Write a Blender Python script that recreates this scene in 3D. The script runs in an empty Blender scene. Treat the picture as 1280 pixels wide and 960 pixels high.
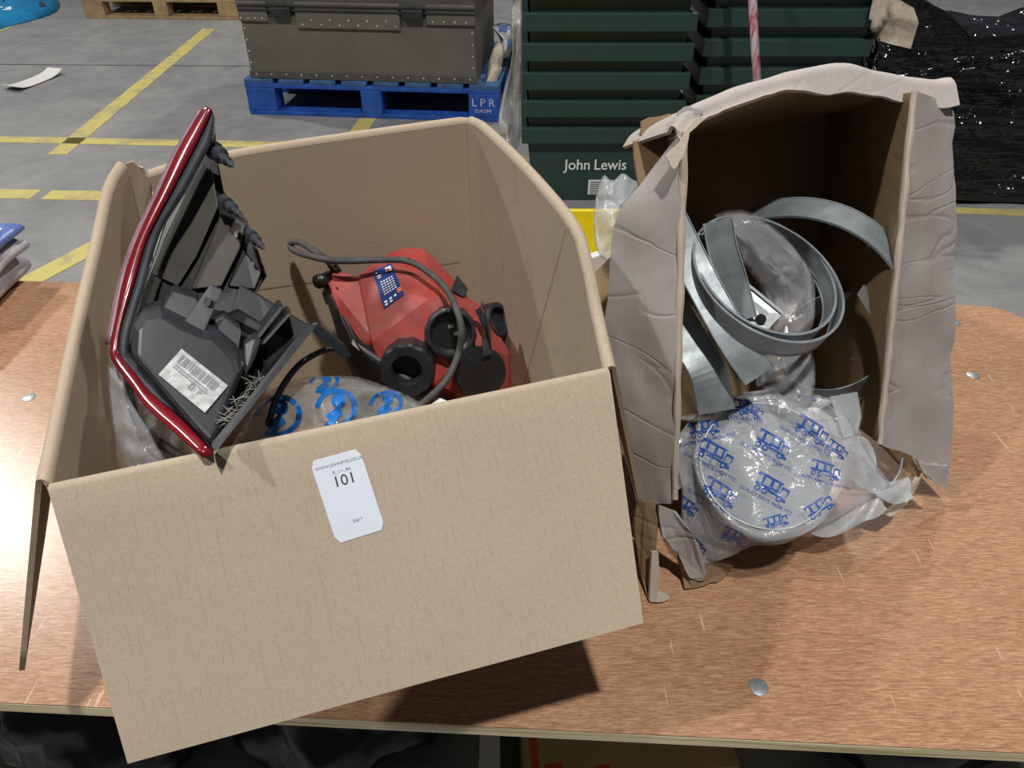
import bpy, bmesh, math, random
from mathutils import Vector, Matrix, noise
from mathutils.bvhtree import BVHTree
random.seed(7)
S = bpy.context.scene
C = S.collection
V = Vector

# ------------------------------------------------------------------ camera, world, lights
CAM = V((0, 0, 1.2))
cd = bpy.data.cameras.new('camera'); cam = bpy.data.objects.new('camera', cd); C.objects.link(cam)
cd.sensor_width = 36; cd.lens = 27; cd.clip_start = .02; cd.clip_end = 100
cam.location = CAM; cam.rotation_euler = (math.radians(90) - math.atan(.75), 0, 0)
S.camera = cam
w = bpy.data.worlds.new('world'); S.world = w; w.use_nodes = True
w.node_tree.nodes['Background'].inputs[0].default_value = (.80, .88, 1, 1)
w.node_tree.nodes['Background'].inputs[1].default_value = .07
S.view_settings.view_transform = 'Standard'; S.view_settings.look = 'None'
S.view_settings.exposure = -.2; S.view_settings.gamma = 1; S.view_settings.use_curve_mapping = False

def lamp(name, loc, power, size, col=(1, .96, .9), aim=(0, .8, .4)):
    l = bpy.data.lights.new(name, 'AREA'); l.shape = 'DISK'; l.size = size; l.energy = power; l.color = col
    o = bpy.data.objects.new(name, l); C.objects.link(o); o.location = loc
    o.rotation_euler = (V(aim) - V(loc)).to_track_quat('-Z', 'Y').to_euler()
    return o
# high-bay lamps of the warehouse roof
lamp('high_bay_lamp', (.75, -1.1, 6.6), 355, .26)
lamp('high_bay_lamp', (-5.9, 6.1, 6.2), 330, .4)
lamp('high_bay_lamp', (3.0, 7.2, 6.4), 230, .35)
lamp('high_bay_lamp', (-4.4, -.6, 6.4), 240, .35)

# ------------------------------------------------------------------ pixel -> world
def ray(px, py):
    u = (px - 640) / 960; v = (py - 480) / 960
    return V((u, .8 - .6 * v, -(.6 + .8 * v)))
def PZ(px, py, z): d = ray(px, py); return CAM + d * ((z - 1.2) / d.z)
def PY(px, py, y): d = ray(px, py); return CAM + d * (y / d.y)
def PS(px, py, s): return CAM + ray(px, py) * s
def interp(t, pts):
    if t <= pts[0][0]: return pts[0][1]
    for (a, va), (b, vb) in zip(pts, pts[1:]):
        if t <= b: return va + (vb - va) * (t - a) / (b - a)
    return pts[-1][1]
def resample(pts, n):
    L = [0]
    for a, b in zip(pts, pts[1:]): L.append(L[-1] + (b - a).length)
    out = []
    for i in range(n):
        d = L[-1] * i / (n - 1); j = 0
        while j < len(L) - 2 and L[j + 1] < d: j += 1
        f = (d - L[j]) / max(1e-9, L[j + 1] - L[j]); out.append(pts[j].lerp(pts[j + 1], f))
    return out
def catmull(pts, k=6):
    P = [pts[0] * 2 - pts[1]] + list(pts) + [pts[-1] * 2 - pts[-2]]; out = []
    for i in range(1, len(P) - 2):
        p0, p1, p2, p3 = P[i - 1:i + 3]
        for j in range(k):
            t = j / k
            out.append(.5 * ((2 * p1) + (p2 - p0) * t + (2 * p0 - 5 * p1 + 4 * p2 - p3) * t * t + (3 * p1 - p0 - 3 * p2 + p3) * t ** 3))
    out.append(V(pts[-1])); return out

# ------------------------------------------------------------------ materials
class NT:
    def __init__(s, name):
        m = bpy.data.materials.new(name); m.use_nodes = True
        s.m = m; s.t = m.node_tree; s.b = s.t.nodes['Principled BSDF']; s.out = s.t.nodes['Material Output']
    def n(s, kind, **kw):
        x = s.t.nodes.new(kind)
        for k, v in kw.items():
            if k.startswith('_'): setattr(x, k[1:], v)
            else: x.inputs[k.replace('__', ' ')].default_value = v
        return x
    def l(s, a, b): s.t.links.new(a, b)
    def coords(s, scale=(1, 1, 1), rot=(0, 0, 0)):
        tc = s.n('ShaderNodeTexCoord'); mp = s.n('ShaderNodeMapping')
        mp.inputs['Scale'].default_value = scale; mp.inputs['Rotation'].default_value = rot
        s.l(tc.outputs['Object'], mp.inputs['Vector']); return mp.outputs[0]
    def noise(s, vec, scale, detail=4, rough=.55, dist=0):
        x = s.n('ShaderNodeTexNoise', Scale=scale, Detail=detail, Roughness=rough, Distortion=dist)
        s.l(vec, x.inputs['Vector']); return x.outputs['Fac']
    def ramp(s, fac, stops):
        r = s.n('ShaderNodeValToRGB'); e = r.color_ramp.elements
        while len(e) < len(stops): e.new(.5)
        for i, (p, c) in enumerate(stops):
            e[i].position = p; e[i].color = (*c, 1) if len(c) == 3 else c
        s.l(fac, r.inputs[0]); return r.outputs[0]
    def mix(s, fac, a, b, mode='MIX'):
        x = s.n('ShaderNodeMix', _data_type='RGBA', _blend_type=mode)
        for v, i in ((fac, 0), (a, 6), (b, 7)):
            if hasattr(v, 'links'): s.l(v, x.inputs[i])
            elif i == 0: x.inputs[0].default_value = v
            else: x.inputs[i].default_value = (*v, 1)
        return x.outputs[2]
    def bump(s, h, strength=.3, dist=.002):
        b = s.n('ShaderNodeBump', Strength=strength, Distance=dist); s.l(h, b.inputs['Height']); s.l(b.outputs[0], s.b.inputs['Normal']); return b
    def set(s, **kw):
        for k, v in kw.items(): s.b.inputs[k.replace('__', ' ')].default_value = v
def plain(name, col, rough=.5, metal=0, var=.25, scale=30, bump=0, bscale=60, coat=0):
    x = NT(name); vec = x.coords()
    nf = x.noise(vec, scale, 5)
    x.l(x.ramp(nf, [(.3, tuple(c * (1 - var) for c in col)), (.7, tuple(min(1, c * (1 + var)) for c in col))]), x.b.inputs['Base Color'])
    x.set(Roughness=rough, Metallic=metal)
    if coat: x.b.inputs['Coat Weight'].default_value = coat
    if bump: x.bump(x.noise(vec, bscale, 5), bump)
    return x.m
def cardboard(name, col, rotz=0, lines=.10, stain=.12, crease=0):
    x = NT(name); vec = x.coords((1, 1, 1), (0, 0, rotz))
    big = x.noise(vec, 5, 4); fine = x.noise(vec, 420, 2); spk = x.noise(vec, 700, 1)
    c = x.ramp(big, [(.3, tuple(k * (1 - stain) for k in col)), (.7, tuple(k * (1 + stain) for k in col))])
    c = x.mix(.2, c, x.ramp(fine, [(.35, tuple(k * .72 for k in col)), (.65, tuple(k * 1.25 for k in col))]))
    c = x.mix(x.ramp(spk, [(.70, (0, 0, 0)), (.76, (.55, .55, .55))]), c, tuple(k * .45 for k in col))
    wv = x.n('ShaderNodeTexWave', Scale=44, Distortion=.4, Detail=1, _bands_direction='X'); x.l(vec, wv.inputs['Vector'])
    lv = x.n('ShaderNodeMath', _operation='MULTIPLY'); x.l(x.ramp(wv.outputs['Fac'], [(0, (1, 1, 1)), (.07, (0, 0, 0))]), lv.inputs[0])
    x.l(x.ramp(x.noise(x.coords((1, 1, .35), (0, 0, rotz)), 90, 2), [(.48, (0, 0, 0)), (.62, (1, 1, 1))]), lv.inputs[1])
    l2 = x.n('ShaderNodeMath', _operation='MULTIPLY'); x.l(lv.outputs[0], l2.inputs[0]); l2.inputs[1].default_value = lines * 4
    c = x.mix(l2.outputs[0], c, tuple(k * .62 for k in col))
    if crease == .3: c = x.mix(x.ramp(x.noise(x.coords(), 8, 3), [(.62, (0, 0, 0)), (.72, (.4, .4, .4))]), c, (.40, .31, .19))
    x.l(c, x.b.inputs['Base Color']); x.set(Roughness=.82)
    x.b.inputs['Specular IOR Level'].default_value = .25
    if crease:
        cr = x.noise(x.coords((2, 2, 8), (.3, .25, 0)), 1.5, 2, .5, .8)
        mm = x.n('ShaderNodeMath', _operation='SUBTRACT'); x.l(cr, mm.inputs[0]); mm.inputs[1].default_value = .5
        ab = x.n('ShaderNodeMath', _operation='ABSOLUTE'); x.l(mm.outputs[0], ab.inputs[0])
        x.bump(x.ramp(ab.outputs[0], [(0, (0, 0, 0)), (.02, (1, 1, 1))]), crease, .003)
    else: x.bump(fine, .12, .0006)
    return x.m
def film(name, col, opacity, rough=.12, bscale=35, bstr=.6):
    x = NT(name); vec = x.coords()
    x.b.inputs['Base Color'].default_value = (*col, 1); x.set(Roughness=rough)
    x.b.inputs['Specular IOR Level'].default_value = .75
    x.bump(x.noise(vec, bscale, 5, .6, .8), bstr, .004)
    tr = x.n('ShaderNodeBsdfTransparent'); mx = x.n('ShaderNodeMixShader', Fac=opacity)
    x.l(tr.outputs[0], mx.inputs[1]); x.l(x.b.outputs[0], mx.inputs[2]); x.l(mx.outputs[0], x.out.inputs[0])
    return x.m
M = {}
KR = math.radians(-19)
M['kraft'] = cardboard('kraft_card', (.44, .366, .280), KR, .10, .05)
M['kraft_in'] = cardboard('kraft_card_inner', (.47, .38, .285), KR, .03, .05)
M['core'] = cardboard('card_core', (.40, .31, .22), 0, 0, .2)
M['old_out'] = cardboard('weathered_card', (.35, .322, .315), KR, 0, .12, .3)
M['old_in'] = cardboard('old_brown_card', (.25, .17, .095), KR, 0, .15, .25)
M['rim_paper'] = cardboard('scuffed_rim_paper', (.47, .425, .405), KR, 0, .14, .15)
M['old_edge'] = cardboard('frayed_card_edge', (.50, .43, .36), 0, 0, .2)

def wood_top():
    x = NT('varnished_plywood')
    g = x.noise(x.coords((4, 60, 20)), 2.6, 6, .62, 1.2); f = x.noise(x.coords((26, 260, 40)), 2.4, 5, .72, .5)
    b = x.noise(x.coords((2.2, 5, 1)), 1.6, 4)
    c = x.ramp(g, [(.28, (.27, .135, .072)), (.5, (.42, .215, .118)), (.74, (.53, .31, .18))])
    c = x.mix(.72, c, x.ramp(f, [(.37, (.15, .066, .034)), (.5, (.42, .22, .12)), (.62, (.72, .475, .29))]))
    c = x.mix(.35, c, x.ramp(b, [(.3, (.29, .15, .085)), (.7, (.50, .32, .21))]))
    sc = x.noise(x.coords((60, 6, 1), (0, 0, .25)), 2.2, 2, .5, .3)
    c = x.mix(x.ramp(sc, [(.70, (0, 0, 0)), (.73, (.55, .55, .55))]), c, (.7, .52, .38))
    x.l(c, x.b.inputs['Base Color']); x.set(Roughness=.27); x.b.inputs['Specular IOR Level'].default_value = .35
    x.bump(x.noise(x.coords((60, 160, 40)), 2.4, 4, .6), .07, .0012)
    return x.m
M['wood'] = wood_top()
def ply_edge():
    x = NT('plywood_edge'); z = x.coords((3, 3, 160)); c = x.ramp(x.noise(z, 1.6, 3), [(.35, (.50, .39, .20)), (.5, (.78, .67, .42)), (.7, (.86, .77, .54))])
    x.l(c, x.b.inputs['Base Color']); x.set(Roughness=.6); return x.m
M['ply_edge'] = ply_edge()
def concrete():
    x = NT('concrete_floor'); vec = x.coords()
    c = x.ramp(x.noise(vec, 1.3, 7, .62, .4), [(.3, (.18, .185, .19)), (.55, (.26, .265, .27)), (.75, (.34, .34, .335))])
    c = x.mix(.4, c, x.ramp(x.noise(vec, 7, 6, .7, .6), [(.35, (.12, .125, .13)), (.6, (.25, .255, .26))]))
    c = x.mix(x.ramp(x.noise(vec, 24, 3), [(.70, (0, 0, 0)), (.78, (.5, .5, .5))]), c, (.07, .07, .072))
    x.l(c, x.b.inputs['Base Color']); x.set(Roughness=.55); x.bump(x.noise(vec, 60, 6), .15, .003); return x.m
M['floor'] = concrete()
def floor_paint():
    x = NT('worn_yellow_paint'); vec = x.coords()
    c = x.mix(x.ramp(x.noise(vec, 9, 6, .7), [(.48, (0, 0, 0)), (.68, (.8, .8, .8))]), (.56, .48, .15), (.25, .24, .2))
    x.l(c, x.b.inputs['Base Color']); x.set(Roughness=.6); return x.m
M['yellow_line'] = floor_paint()
M['joint'] = plain('floor_joint', (.05, .05, .05), .9)
M['blue_pallet'] = plain('blue_painted_wood', (.012, .075, .36), .6, var=.35, scale=14, bump=.3)
M['blue_worn'] = plain('worn_blue_wood', (.035, .10, .24), .65, var=.4, scale=20, bump=.3)
M['pine'] = plain('pale_pallet_wood', (.42, .29, .15), .7, var=.25, scale=16, bump=.3)
M['case'] = plain('olive_grey_fibre', (.118, .112, .095), .55, var=.16, scale=6)
M['case_dark'] = plain('dark_fibre_trim', (.075, .072, .065), .5, var=.2)
M['rivet'] = plain('bright_rivet', (.75, .75, .72), .35, .6)
M['tote'] = plain('dark_green_plastic', (.021, .050, .045), .42, var=.12, scale=8, bump=.05)
M['white_ink'] = plain('white_ink', (.82, .84, .84), .6, var=.05)
M['grey_ink'] = plain('grey_ink', (.20, .22, .24), .6, var=.05)
M['black_ink'] = plain('black_ink', (.035, .037, .042), .6, var=.05)
M['blue_ink'] = plain('blue_ink', (.022, .085, .36), .4, var=.1)
M['cyan_ink'] = plain('cyan_ink', (.005, .15, .52), .35, var=.15)
M['red_ink'] = plain('red_ink', (.55, .04, .02), .6, var=.1)
M['sticker'] = plain('white_sticker_paper', (.70, .76, .88), .5, var=.03)
M['dirty_label'] = plain('scuffed_white_label', (.42, .43, .445), .55, var=.35, scale=120)
M['blue_label'] = plain('blue_label', (.018, .045, .20), .4, var=.1)
M['orange_label'] = plain('orange_label', (.75, .16, .06), .5, var=.1)
M['yellow_plastic'] = plain('yellow_plastic', (.74, .60, .015), .4, var=.08)
M['bolt'] = plain('zinc_bolt', (.42, .45, .47), .42, .7, var=.2, scale=200)
M['pole_paint'] = None
def pole_paint():
    x = NT('chipped_red_white_paint'); c = x.ramp(x.noise(x.coords((30, 30, 5)), 1.6, 6, .7), [(.42, (.36, .05, .07)), (.52, (.50, .36, .40)), (.6, (.52, .48, .52))])
    x.l(c, x.b.inputs['Base Color']); x.set(Roughness=.5); return x.m
M['pole_paint'] = pole_paint()
M['steel_dark'] = plain('dark_steel', (.04, .04, .045), .5, .5)
def wrap():
    x = NT('black_stretch_wrap'); x.b.inputs['Base Color'].default_value = (.006, .006, .007, 1); x.set(Roughness=.10); x.b.inputs['Specular IOR Level'].default_value = .7
    a = x.noise(x.coords((1.2, 1.2, 14), (0, .28, 0)), 2.6, 2, .5, .6); b = x.noise(x.coords(), 9, 2, .5, 1.8)
    ad = x.n('ShaderNodeMath', _operation='ADD'); x.l(a, ad.inputs[0]); x.l(b, ad.inputs[1]); x.bump(ad.outputs[0], .8, .035); return x.m
M['wrap'] = wrap()
M['beige_paper'] = plain('embossed_beige_paper', (.55, .47, .38), .75, var=.18, scale=60, bump=.6, bscale=90)
M['blackplastic'] = plain('black_plastic', (.010, .0105, .012), .38, var=.4, scale=25, bump=.06)
M['greyplastic'] = plain('dusty_dark_plastic', (.019, .022, .028), .42, var=.3, scale=25, bump=.08)
M['gasket'] = plain('blue_grey_gasket', (.034, .042, .053), .6, var=.3, scale=60)
M['lamp_panel'] = plain('grubby_brown_panel', (.050, .045, .037), .55, var=.35, scale=18)
def lens():
    x = NT('red_lamp_lens'); vec = x.coords()
    x.l(x.ramp(x.noise(vec, 12, 4), [(.35, (.13, .003, .010)), (.7, (.25, .010, .022))]), x.b.inputs['Base Color'])
    x.set(Roughness=.24); x.b.inputs['Coat Weight'].default_value = .2; x.b.inputs['Specular IOR Level'].default_value = .6; return x.m
M['lens'] = lens()
M['lens_edge'] = plain('pale_purple_lens', (.26, .15, .19), .35, var=.3, scale=40)
def redp():
    x = NT('dusty_red_plastic'); vec = x.coords()
    c = x.ramp(x.noise(vec, 9, 6, .65), [(.35, (.36, .030, .027)), (.7, (.45, .075, .062))])
    c = x.mix(x.ramp(x.noise(vec, 16, 7, .75, .6), [(.46, (0, 0, 0)), (.74, (.75, .75, .75))]), c, (.25, .15, .14))
    x.l(c, x.b.inputs['Base Color']); x.set(Roughness=.5); return x.m
M['red_plastic'] = redp()
M['rubber'] = plain('grey_rubber_cable', (.075, .077, .076), .7, var=.3, scale=90)
def galv():
    x = NT('galvanised_steel'); vec = x.coords()
    x.l(x.ramp(x.noise(vec, 26, 5), [(.3, (.25, .285, .305)), (.7, (.39, .435, .465))]), x.b.inputs['Base Color'])
    x.l(x.ramp(x.noise(vec, 40, 4), [(.3, (.46, .46, .46)), (.7, (.64, .64, .64))]), x.b.inputs['Roughness']); x.set(Metallic=.6); return x.m
M['galv'] = galv()
M['film'] = film('clear_polythene', (.70, .74, .80), .34)
M['film_milky'] = film('milky_polythene', (.66, .71, .75), .42, .16)
M['film_grey'] = film('greyish_polythene', (.55, .56, .58), .30, .08)
M['film_dim'] = film('dusty_stretch_film', (.55, .55, .52), .35, .15)
M['paper'] = plain('white_paper', (.68, .68, .66), .6, var=.06)
M['blue_sack'] = plain('blue_sack_plastic', (.015, .22, .48), .35, var=.15, scale=8)
M['purple_sack'] = plain('dark_sack_end', (.07, .06, .08), .4)
M['pack_blue'] = plain('blue_pack_film', (.14, .22, .55), .3, var=.2)
M['pack_white'] = plain('white_pack_film', (.55, .55, .60), .35, var=.2)
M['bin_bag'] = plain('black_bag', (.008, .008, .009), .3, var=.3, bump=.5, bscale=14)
M['dark_carton'] = cardboard('tan_carton', (.42, .30, .17), 0, 0, .1)
M['pack_card'] = plain('grey_packing_card', (.22, .23, .25), .7, var=.15)
M['grey_board'] = plain('grey_board', (.40, .41, .42), .6, var=.05)
M['fluff'] = plain('grey_fluff', (.30, .29, .27), .9)

# ------------------------------------------------------------------ object helpers
ORG = {}
def thing(name, label, cat, loc, group=None):
    o = bpy.data.objects.new(name, None); C.objects.link(o); o.location = loc; o.empty_display_size = .05
    o['label'] = label; o['category'] = cat
    if group: o['group'] = group
    ORG[o] = V(loc); return o
def tag(o, label, cat, group=None):
    o['label'] = label; o['category'] = cat
    if group: o['group'] = group
    return o
def thicken(vs, faces, th, off):
    """give a sheet real thickness; the rim has its own verts so that its edges stay crisp"""
    bm = bmesh.new(); bv = [bm.verts.new(v) for v in vs]
    for f in faces: bm.faces.new([bv[i] for i in f])
    bm.normal_update(); nm = [v.normal.copy() for v in bv]
    rim = [[l.vert.index for l in (e.link_loops[0], e.link_loops[0].link_loop_next)] for e in bm.edges if len(e.link_faces) == 1] if (bm.verts.index_update() or True) else []
    bm.free(); a = th * (.5 + off / 2); b = a - th; n = len(vs)
    out = [v + k * a for v, k in zip(vs, nm)] + [v + k * b for v, k in zip(vs, nm)]
    F = [tuple(f) for f in faces] + [tuple(i + n for i in reversed(f)) for f in faces]; mi = [0] * len(faces) + [1] * len(faces)
    idx = {}
    for i, j in rim:
        for q in (i, j):
            if q not in idx: idx[q] = len(out); out += [out[q], out[q + n]]
        F.append((idx[j], idx[i], idx[i] + 1, idx[j] + 1)); mi.append(2)
    return out, F, mi
def mesh(name, verts, faces, mat, parent=None, smooth=False, bevel=0, solid=0, off=0, sub=0, label=None, seg=2, slots=None, kind=None):
    org = ORG[parent] if parent else None
    vs = [V(v) for v in verts]
    if org is None:
        z0 = min(v.z for v in vs); c = sum(vs, V()) / len(vs); org = V((c.x, c.y, z0))
    mi = None
    if solid and not sub:
        vs, faces, mi = thicken(vs, faces, solid, off)
    me = bpy.data.meshes.new(name); me.from_pydata([tuple(v - org) for v in vs], [], faces)
    if mi and slots:
        for p, k in zip(me.polygons, mi): p.material_index = k
    bm = bmesh.new(); bm.from_mesh(me)
    if mi is None: bmesh.ops.recalc_face_normals(bm, faces=bm.faces)
    bm.to_mesh(me); bm.free()
    if smooth:
        for p in me.polygons: p.use_smooth = True
    for m in (slots or [mat]): me.materials.append(M[m] if isinstance(m, str) else m)
    o = bpy.data.objects.new(name, me); C.objects.link(o)
    if parent: o.parent = parent
    else: o.location = org
    ORG[o] = org
    if sub: md = o.modifiers.new('sub', 'SUBSURF'); md.levels = sub; md.render_levels = sub
    if bevel:
        md = o.modifiers.new('bevel', 'BEVEL'); md.width = bevel; md.segments = seg; md.limit_method = 'ANGLE'; md.angle_limit = math.radians(35)
    if label: o['label'] = label
    if kind: o['kind'] = kind
    return o
def bmobj(name, bm, mat, parent=None, **kw):
    bm.verts.ensure_lookup_table(); bm.verts.index_update()
    vs = [v.co.copy() for v in bm.verts]; fs = [[v.index for v in f.verts] for f in bm.faces]; bm.free()
    return mesh(name, vs, fs, mat, parent, **kw)
class MB:
    def __init__(s): s.v = []; s.f = []
    def add(s, vs, fs): n = len(s.v); s.v += [V(x) for x in vs]; s.f += [[i + n for i in f] for f in fs]; return s
    def box(s, a, b, Mx=None):
        a, b = V(a), V(b)
        vs = [V((x, y, z)) for z in (a.z, b.z) for y in (a.y, b.y) for x in (a.x, b.x)]
        if Mx: vs = [Mx @ v for v in vs]
        return s.add(vs, [(0, 2, 3, 1), (4, 5, 7, 6), (0, 1, 5, 4), (1, 3, 7, 5), (3, 2, 6, 7), (2, 0, 4, 6)])
    def poly(s, pts, ext):
        n = len(pts); ext = V(ext)
        s.add(list(pts) + [p + ext for p in pts], [list(range(n)), list(range(2 * n - 1, n - 1, -1))] + [(i, i + n, (i + 1) % n + n, (i + 1) % n) for i in range(n)]); return s
    def hull(s, pts):
        bm = bmesh.new()
        for p in pts: bm.verts.new(p)
        r = bmesh.ops.convex_hull(bm, input=bm.verts)
        bmesh.ops.delete(bm, geom=list({g for g in r['geom_interior'] + r['geom_unused'] if isinstance(g, bmesh.types.BMVert)}), context='VERTS')
        bmesh.ops.dissolve_limit(bm, angle_limit=.12, verts=bm.verts, edges=bm.edges)
        bm.verts.index_update()
        s.add([v.co.copy() for v in bm.verts], [[v.index for v in f.verts] for f in bm.faces]); bm.free(); return s
    def build(s, name, mat, parent=None, **kw): return mesh(name, s.v, s.f, mat, parent, **kw)
def grid(rows, closed=False):
    m = len(rows[0]); vs = [p for r in rows for p in r]; fs = []
    for i in range(len(rows) - 1):
        for j in range(m if closed else m - 1):
            k = (j + 1) % m; fs.append((i * m + j, i * m + k, (i + 1) * m + k, (i + 1) * m + j))
    return vs, fs
def frame(axis, up=V((0, 0, 1))):
    a = axis.normalized()
    if abs(a.dot(up)) > .98: up = V((0, 1, 0))
    x = up.cross(a).normalized(); return x, a.cross(x), a
def tube(pts, r, n=8):
    rows = []; x = None
    for i, p in enumerate(pts):
        t = (pts[min(i + 1, len(pts) - 1)] - pts[max(i - 1, 0)]).normalized()
        if x is None: x = frame(t)[0]
        x = (x - t * x.dot(t)).normalized(); y = t.cross(x)
        rr = r(i / (len(pts) - 1)) if callable(r) else r
        rows.append([p + (x * math.cos(2 * math.pi * k / n) + y * math.sin(2 * math.pi * k / n)) * rr for k in range(n)])
    vs, fs = grid(rows, True)
    fs.append(list(range(n))[::-1]); fs.append([len(vs) - n + k for k in range(n)]); return vs, fs
def lathe(c, axis, prof, n=32, rim=None):
    x, y, a = frame(axis); rows = []
    for (r, h) in prof:
        rows.append([c + a * h + (x * math.cos(2 * math.pi * k / n) + y * math.sin(2 * math.pi * k / n)) * (r + (rim(k, r) if rim else 0)) for k in range(n)])
    return grid(rows, True)
def band(c, axis, R, wd, t, a0=0, a1=360, n=64, wob=0, xdir=None, seed=0):
    """flat metal strip bent to an arc: real thickness, closed cross-section"""
    x, y, a = frame(axis)
    if xdir: x = (xdir - a * xdir.dot(a)).normalized(); y = a.cross(x)
    full = abs(a1 - a0) >= 360; rows = []
    for k in range(n if full else n + 1):
        th = math.radians(a0 + (a1 - a0) * k / n); rr = R * (1 + wob * math.sin(2 * th + seed))
        d = x * math.cos(th) + y * math.sin(th)
        rows.append([c + d * rr, c + d * rr + a * wd, c + d * (rr - t) + a * wd, c + d * (rr - t)])
    if full: rows.append(rows[0])
    vs, fs = grid(rows, True)
    if not full: fs += [(0, 1, 2, 3), tuple(len(vs) - 4 + k for k in (3, 2, 1, 0))]
    return vs, fs
def jit(p, a, f=9): return p + noise.noise_vector(p * f) * a
def text(s, name, size, mat, parent, o, xd, yd, align='CENTER', bold=0, ext=.0003, surf=None, sx=1):
    """flat printed lettering laid on a plane (or dropped onto a surface)"""
    cu = bpy.data.curves.new('t', 'FONT'); cu.body = s; cu.size = size; cu.align_x = align; cu.align_y = 'CENTER'; cu.resolution_u = 3; cu.offset = bold
    to = bpy.data.objects.new('t', cu); C.objects.link(to)
    dg = bpy.context.evaluated_depsgraph_get(); me = bpy.data.meshes.new_from_object(to.evaluated_get(dg))
    xd = V(xd).normalized(); yd = V(yd).normalized(); nd = xd.cross(yd)
    vs = [V(o) + xd * v.co.x * sx + yd * v.co.y + nd * ext for v in me.vertices]; fs = [list(p.vertices) for p in me.polygons]
    bpy.data.objects.remove(to); bpy.data.curves.remove(cu); bpy.data.meshes.remove(me)
    if surf: vs = [surf(v) for v in vs]
    return mesh(name, vs, fs, mat, parent) if vs else None

# ------------------------------------------------------------------ floor
fl = mesh('floor', [(-9, -3, 0), (9, -3, 0), (9, 14, 0), (-9, 14, 0), (-9, -3, -.1), (9, -3, -.1), (9, 14, -.1), (-9, 14, -.1)],
          [(0, 1, 2, 3), (4, 7, 6, 5), (0, 4, 5, 1), (1, 5, 6, 2), (2, 6, 7, 3), (3, 7, 4, 0)], 'floor'); fl['kind'] = 'structure'
def stripe(a, b, wd, mat='yellow_line', z=.0015, name='floor_line'):
    a = PZ(*a, 0); b = PZ(*b, 0); d = (b - a).normalized(); s = V((-d.y, d.x, 0)) * wd / 2
    q = [a + s, b + s, b - s, a - s]; up = V((0, 0, z))
    n = max(2, int((b - a).length / .12)); L = []; R = []
    for i in range(n + 1):
        p = a.lerp(b, i / n); L.append(p + s * (1 + .12 * noise.noise(p * 9))); R.append(p - s * (1 + .12 * noise.noise(p * 11)))
    pts = L + R[::-1]
    m = MB().poly([p + V((0, 0, .0002)) for p in pts], up).build(name, mat, fl)
    return m
stripe((-60, 173), (430, 183), .075); stripe((262, 36), (72, 193), .085); stripe((-60, 242), (45, 243), .085); stripe((58, 244), (560, 252), .085)
stripe((20, 360), (150, 292), .085); stripe((460, 148), (440, 176), .08); stripe((1150, 262), (1340, 268), .055); stripe((-20, 45), (20, 28), .09)
stripe((-60, 80), (330, 83), .012, 'joint', .0008, 'floor_joint'); stripe((560, 195), (700, 200), .05)

# ------------------------------------------------------------------ table
ZT = .44
A = PZ(0, 878, ZT); B = PZ(1280, 941, ZT)
tx = (B - A).normalized(); ty = V((-tx.y, tx.x, 0)); t0 = A - tx * .75
Lr = (PZ(1283, 398, ZT) - t0).dot(tx); Dp = (PZ(640, 367, ZT) - t0).dot(ty)
def tp(x, y, z): return t0 + tx * x + ty * y + V((0, 0, z - ZT))
table = thing('plywood_table', 'low varnished plywood table with rounded corner and pale plywood edge carrying both boxes', 'table', tp(Lr / 2, Dp / 2, 0))
def board(parent, x0, x1, y0, y1, rr):
    pts = []
    for cx, cy, a in ((x1 - rr, y0 + rr, -90), (x1 - rr, y1 - rr, 0), (x0 + rr, y1 - rr, 90), (x0 + rr, y0 + rr, 180)):
        for k in range(9):
            th = math.radians(a + 90 * k / 8); pts.append(tp(cx + rr * math.cos(th), cy + rr * math.sin(th), ZT))
    n = len(pts)
    MB().poly([p - V((0, 0, .0012)) for p in pts], V((0, 0, .0012))).build('face_veneer', 'wood', parent)
    MB().poly([p - V((0, 0, .019)) for p in pts], V((0, 0, .0178))).build('plywood_core', 'ply_edge', parent, bevel=.002)
board(table, 0, Lr, 0, Dp, .07)
for px, py in ((948, 859), (1216, 469), (36, 497), (1193, 403)):
    c = PZ(px, py, ZT)
    vs, fs = lathe(c, V((0, 0, 1)), [(.0001, .0009), (.0098, .0009), (.0105, .0006), (.0106, .0001)], 20); mesh('bolt_head', vs, fs, 'bolt', table, smooth=True)
for x, y in ((.06, .06), (Lr - .06, .06), (.06, Dp - .06), (Lr - .06, Dp - .06)):
    MB().box((-.02, -.02, 0), (.02, .02, ZT - .019), Matrix.Translation(tp(x, y, 0))).build('leg', 'steel_dark', table)
for y in (.06, Dp - .06):
    m = MB(); p = [tp(.08, y - .012, ZT - .06), tp(Lr - .08, y - .012, ZT - .06), tp(Lr - .08, y + .012, ZT - .06), tp(.08, y + .012, ZT - .06)]
    m.poly(p, V((0, 0, .04))); m.build('frame_rail', 'steel_dark', table)
table2 = thing('plywood_table', 'neighbouring plywood table of which only a pale rounded corner shows past the first', 'table', tp(Lr + .6, Dp / 2, 0))
board(table2, Lr + .018, Lr + 1.2, .05, Dp + .035, .07)
for x, y in ((Lr + .1, .15), (Lr + 1.1, .15), (Lr + .1, Dp - .06), (Lr + 1.1, Dp - .06)):
    MB().box((-.02, -.02, 0), (.02, .02, ZT - .019), Matrix.Translation(tp(x, y, 0))).build('leg', 'steel_dark', table2)

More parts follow.
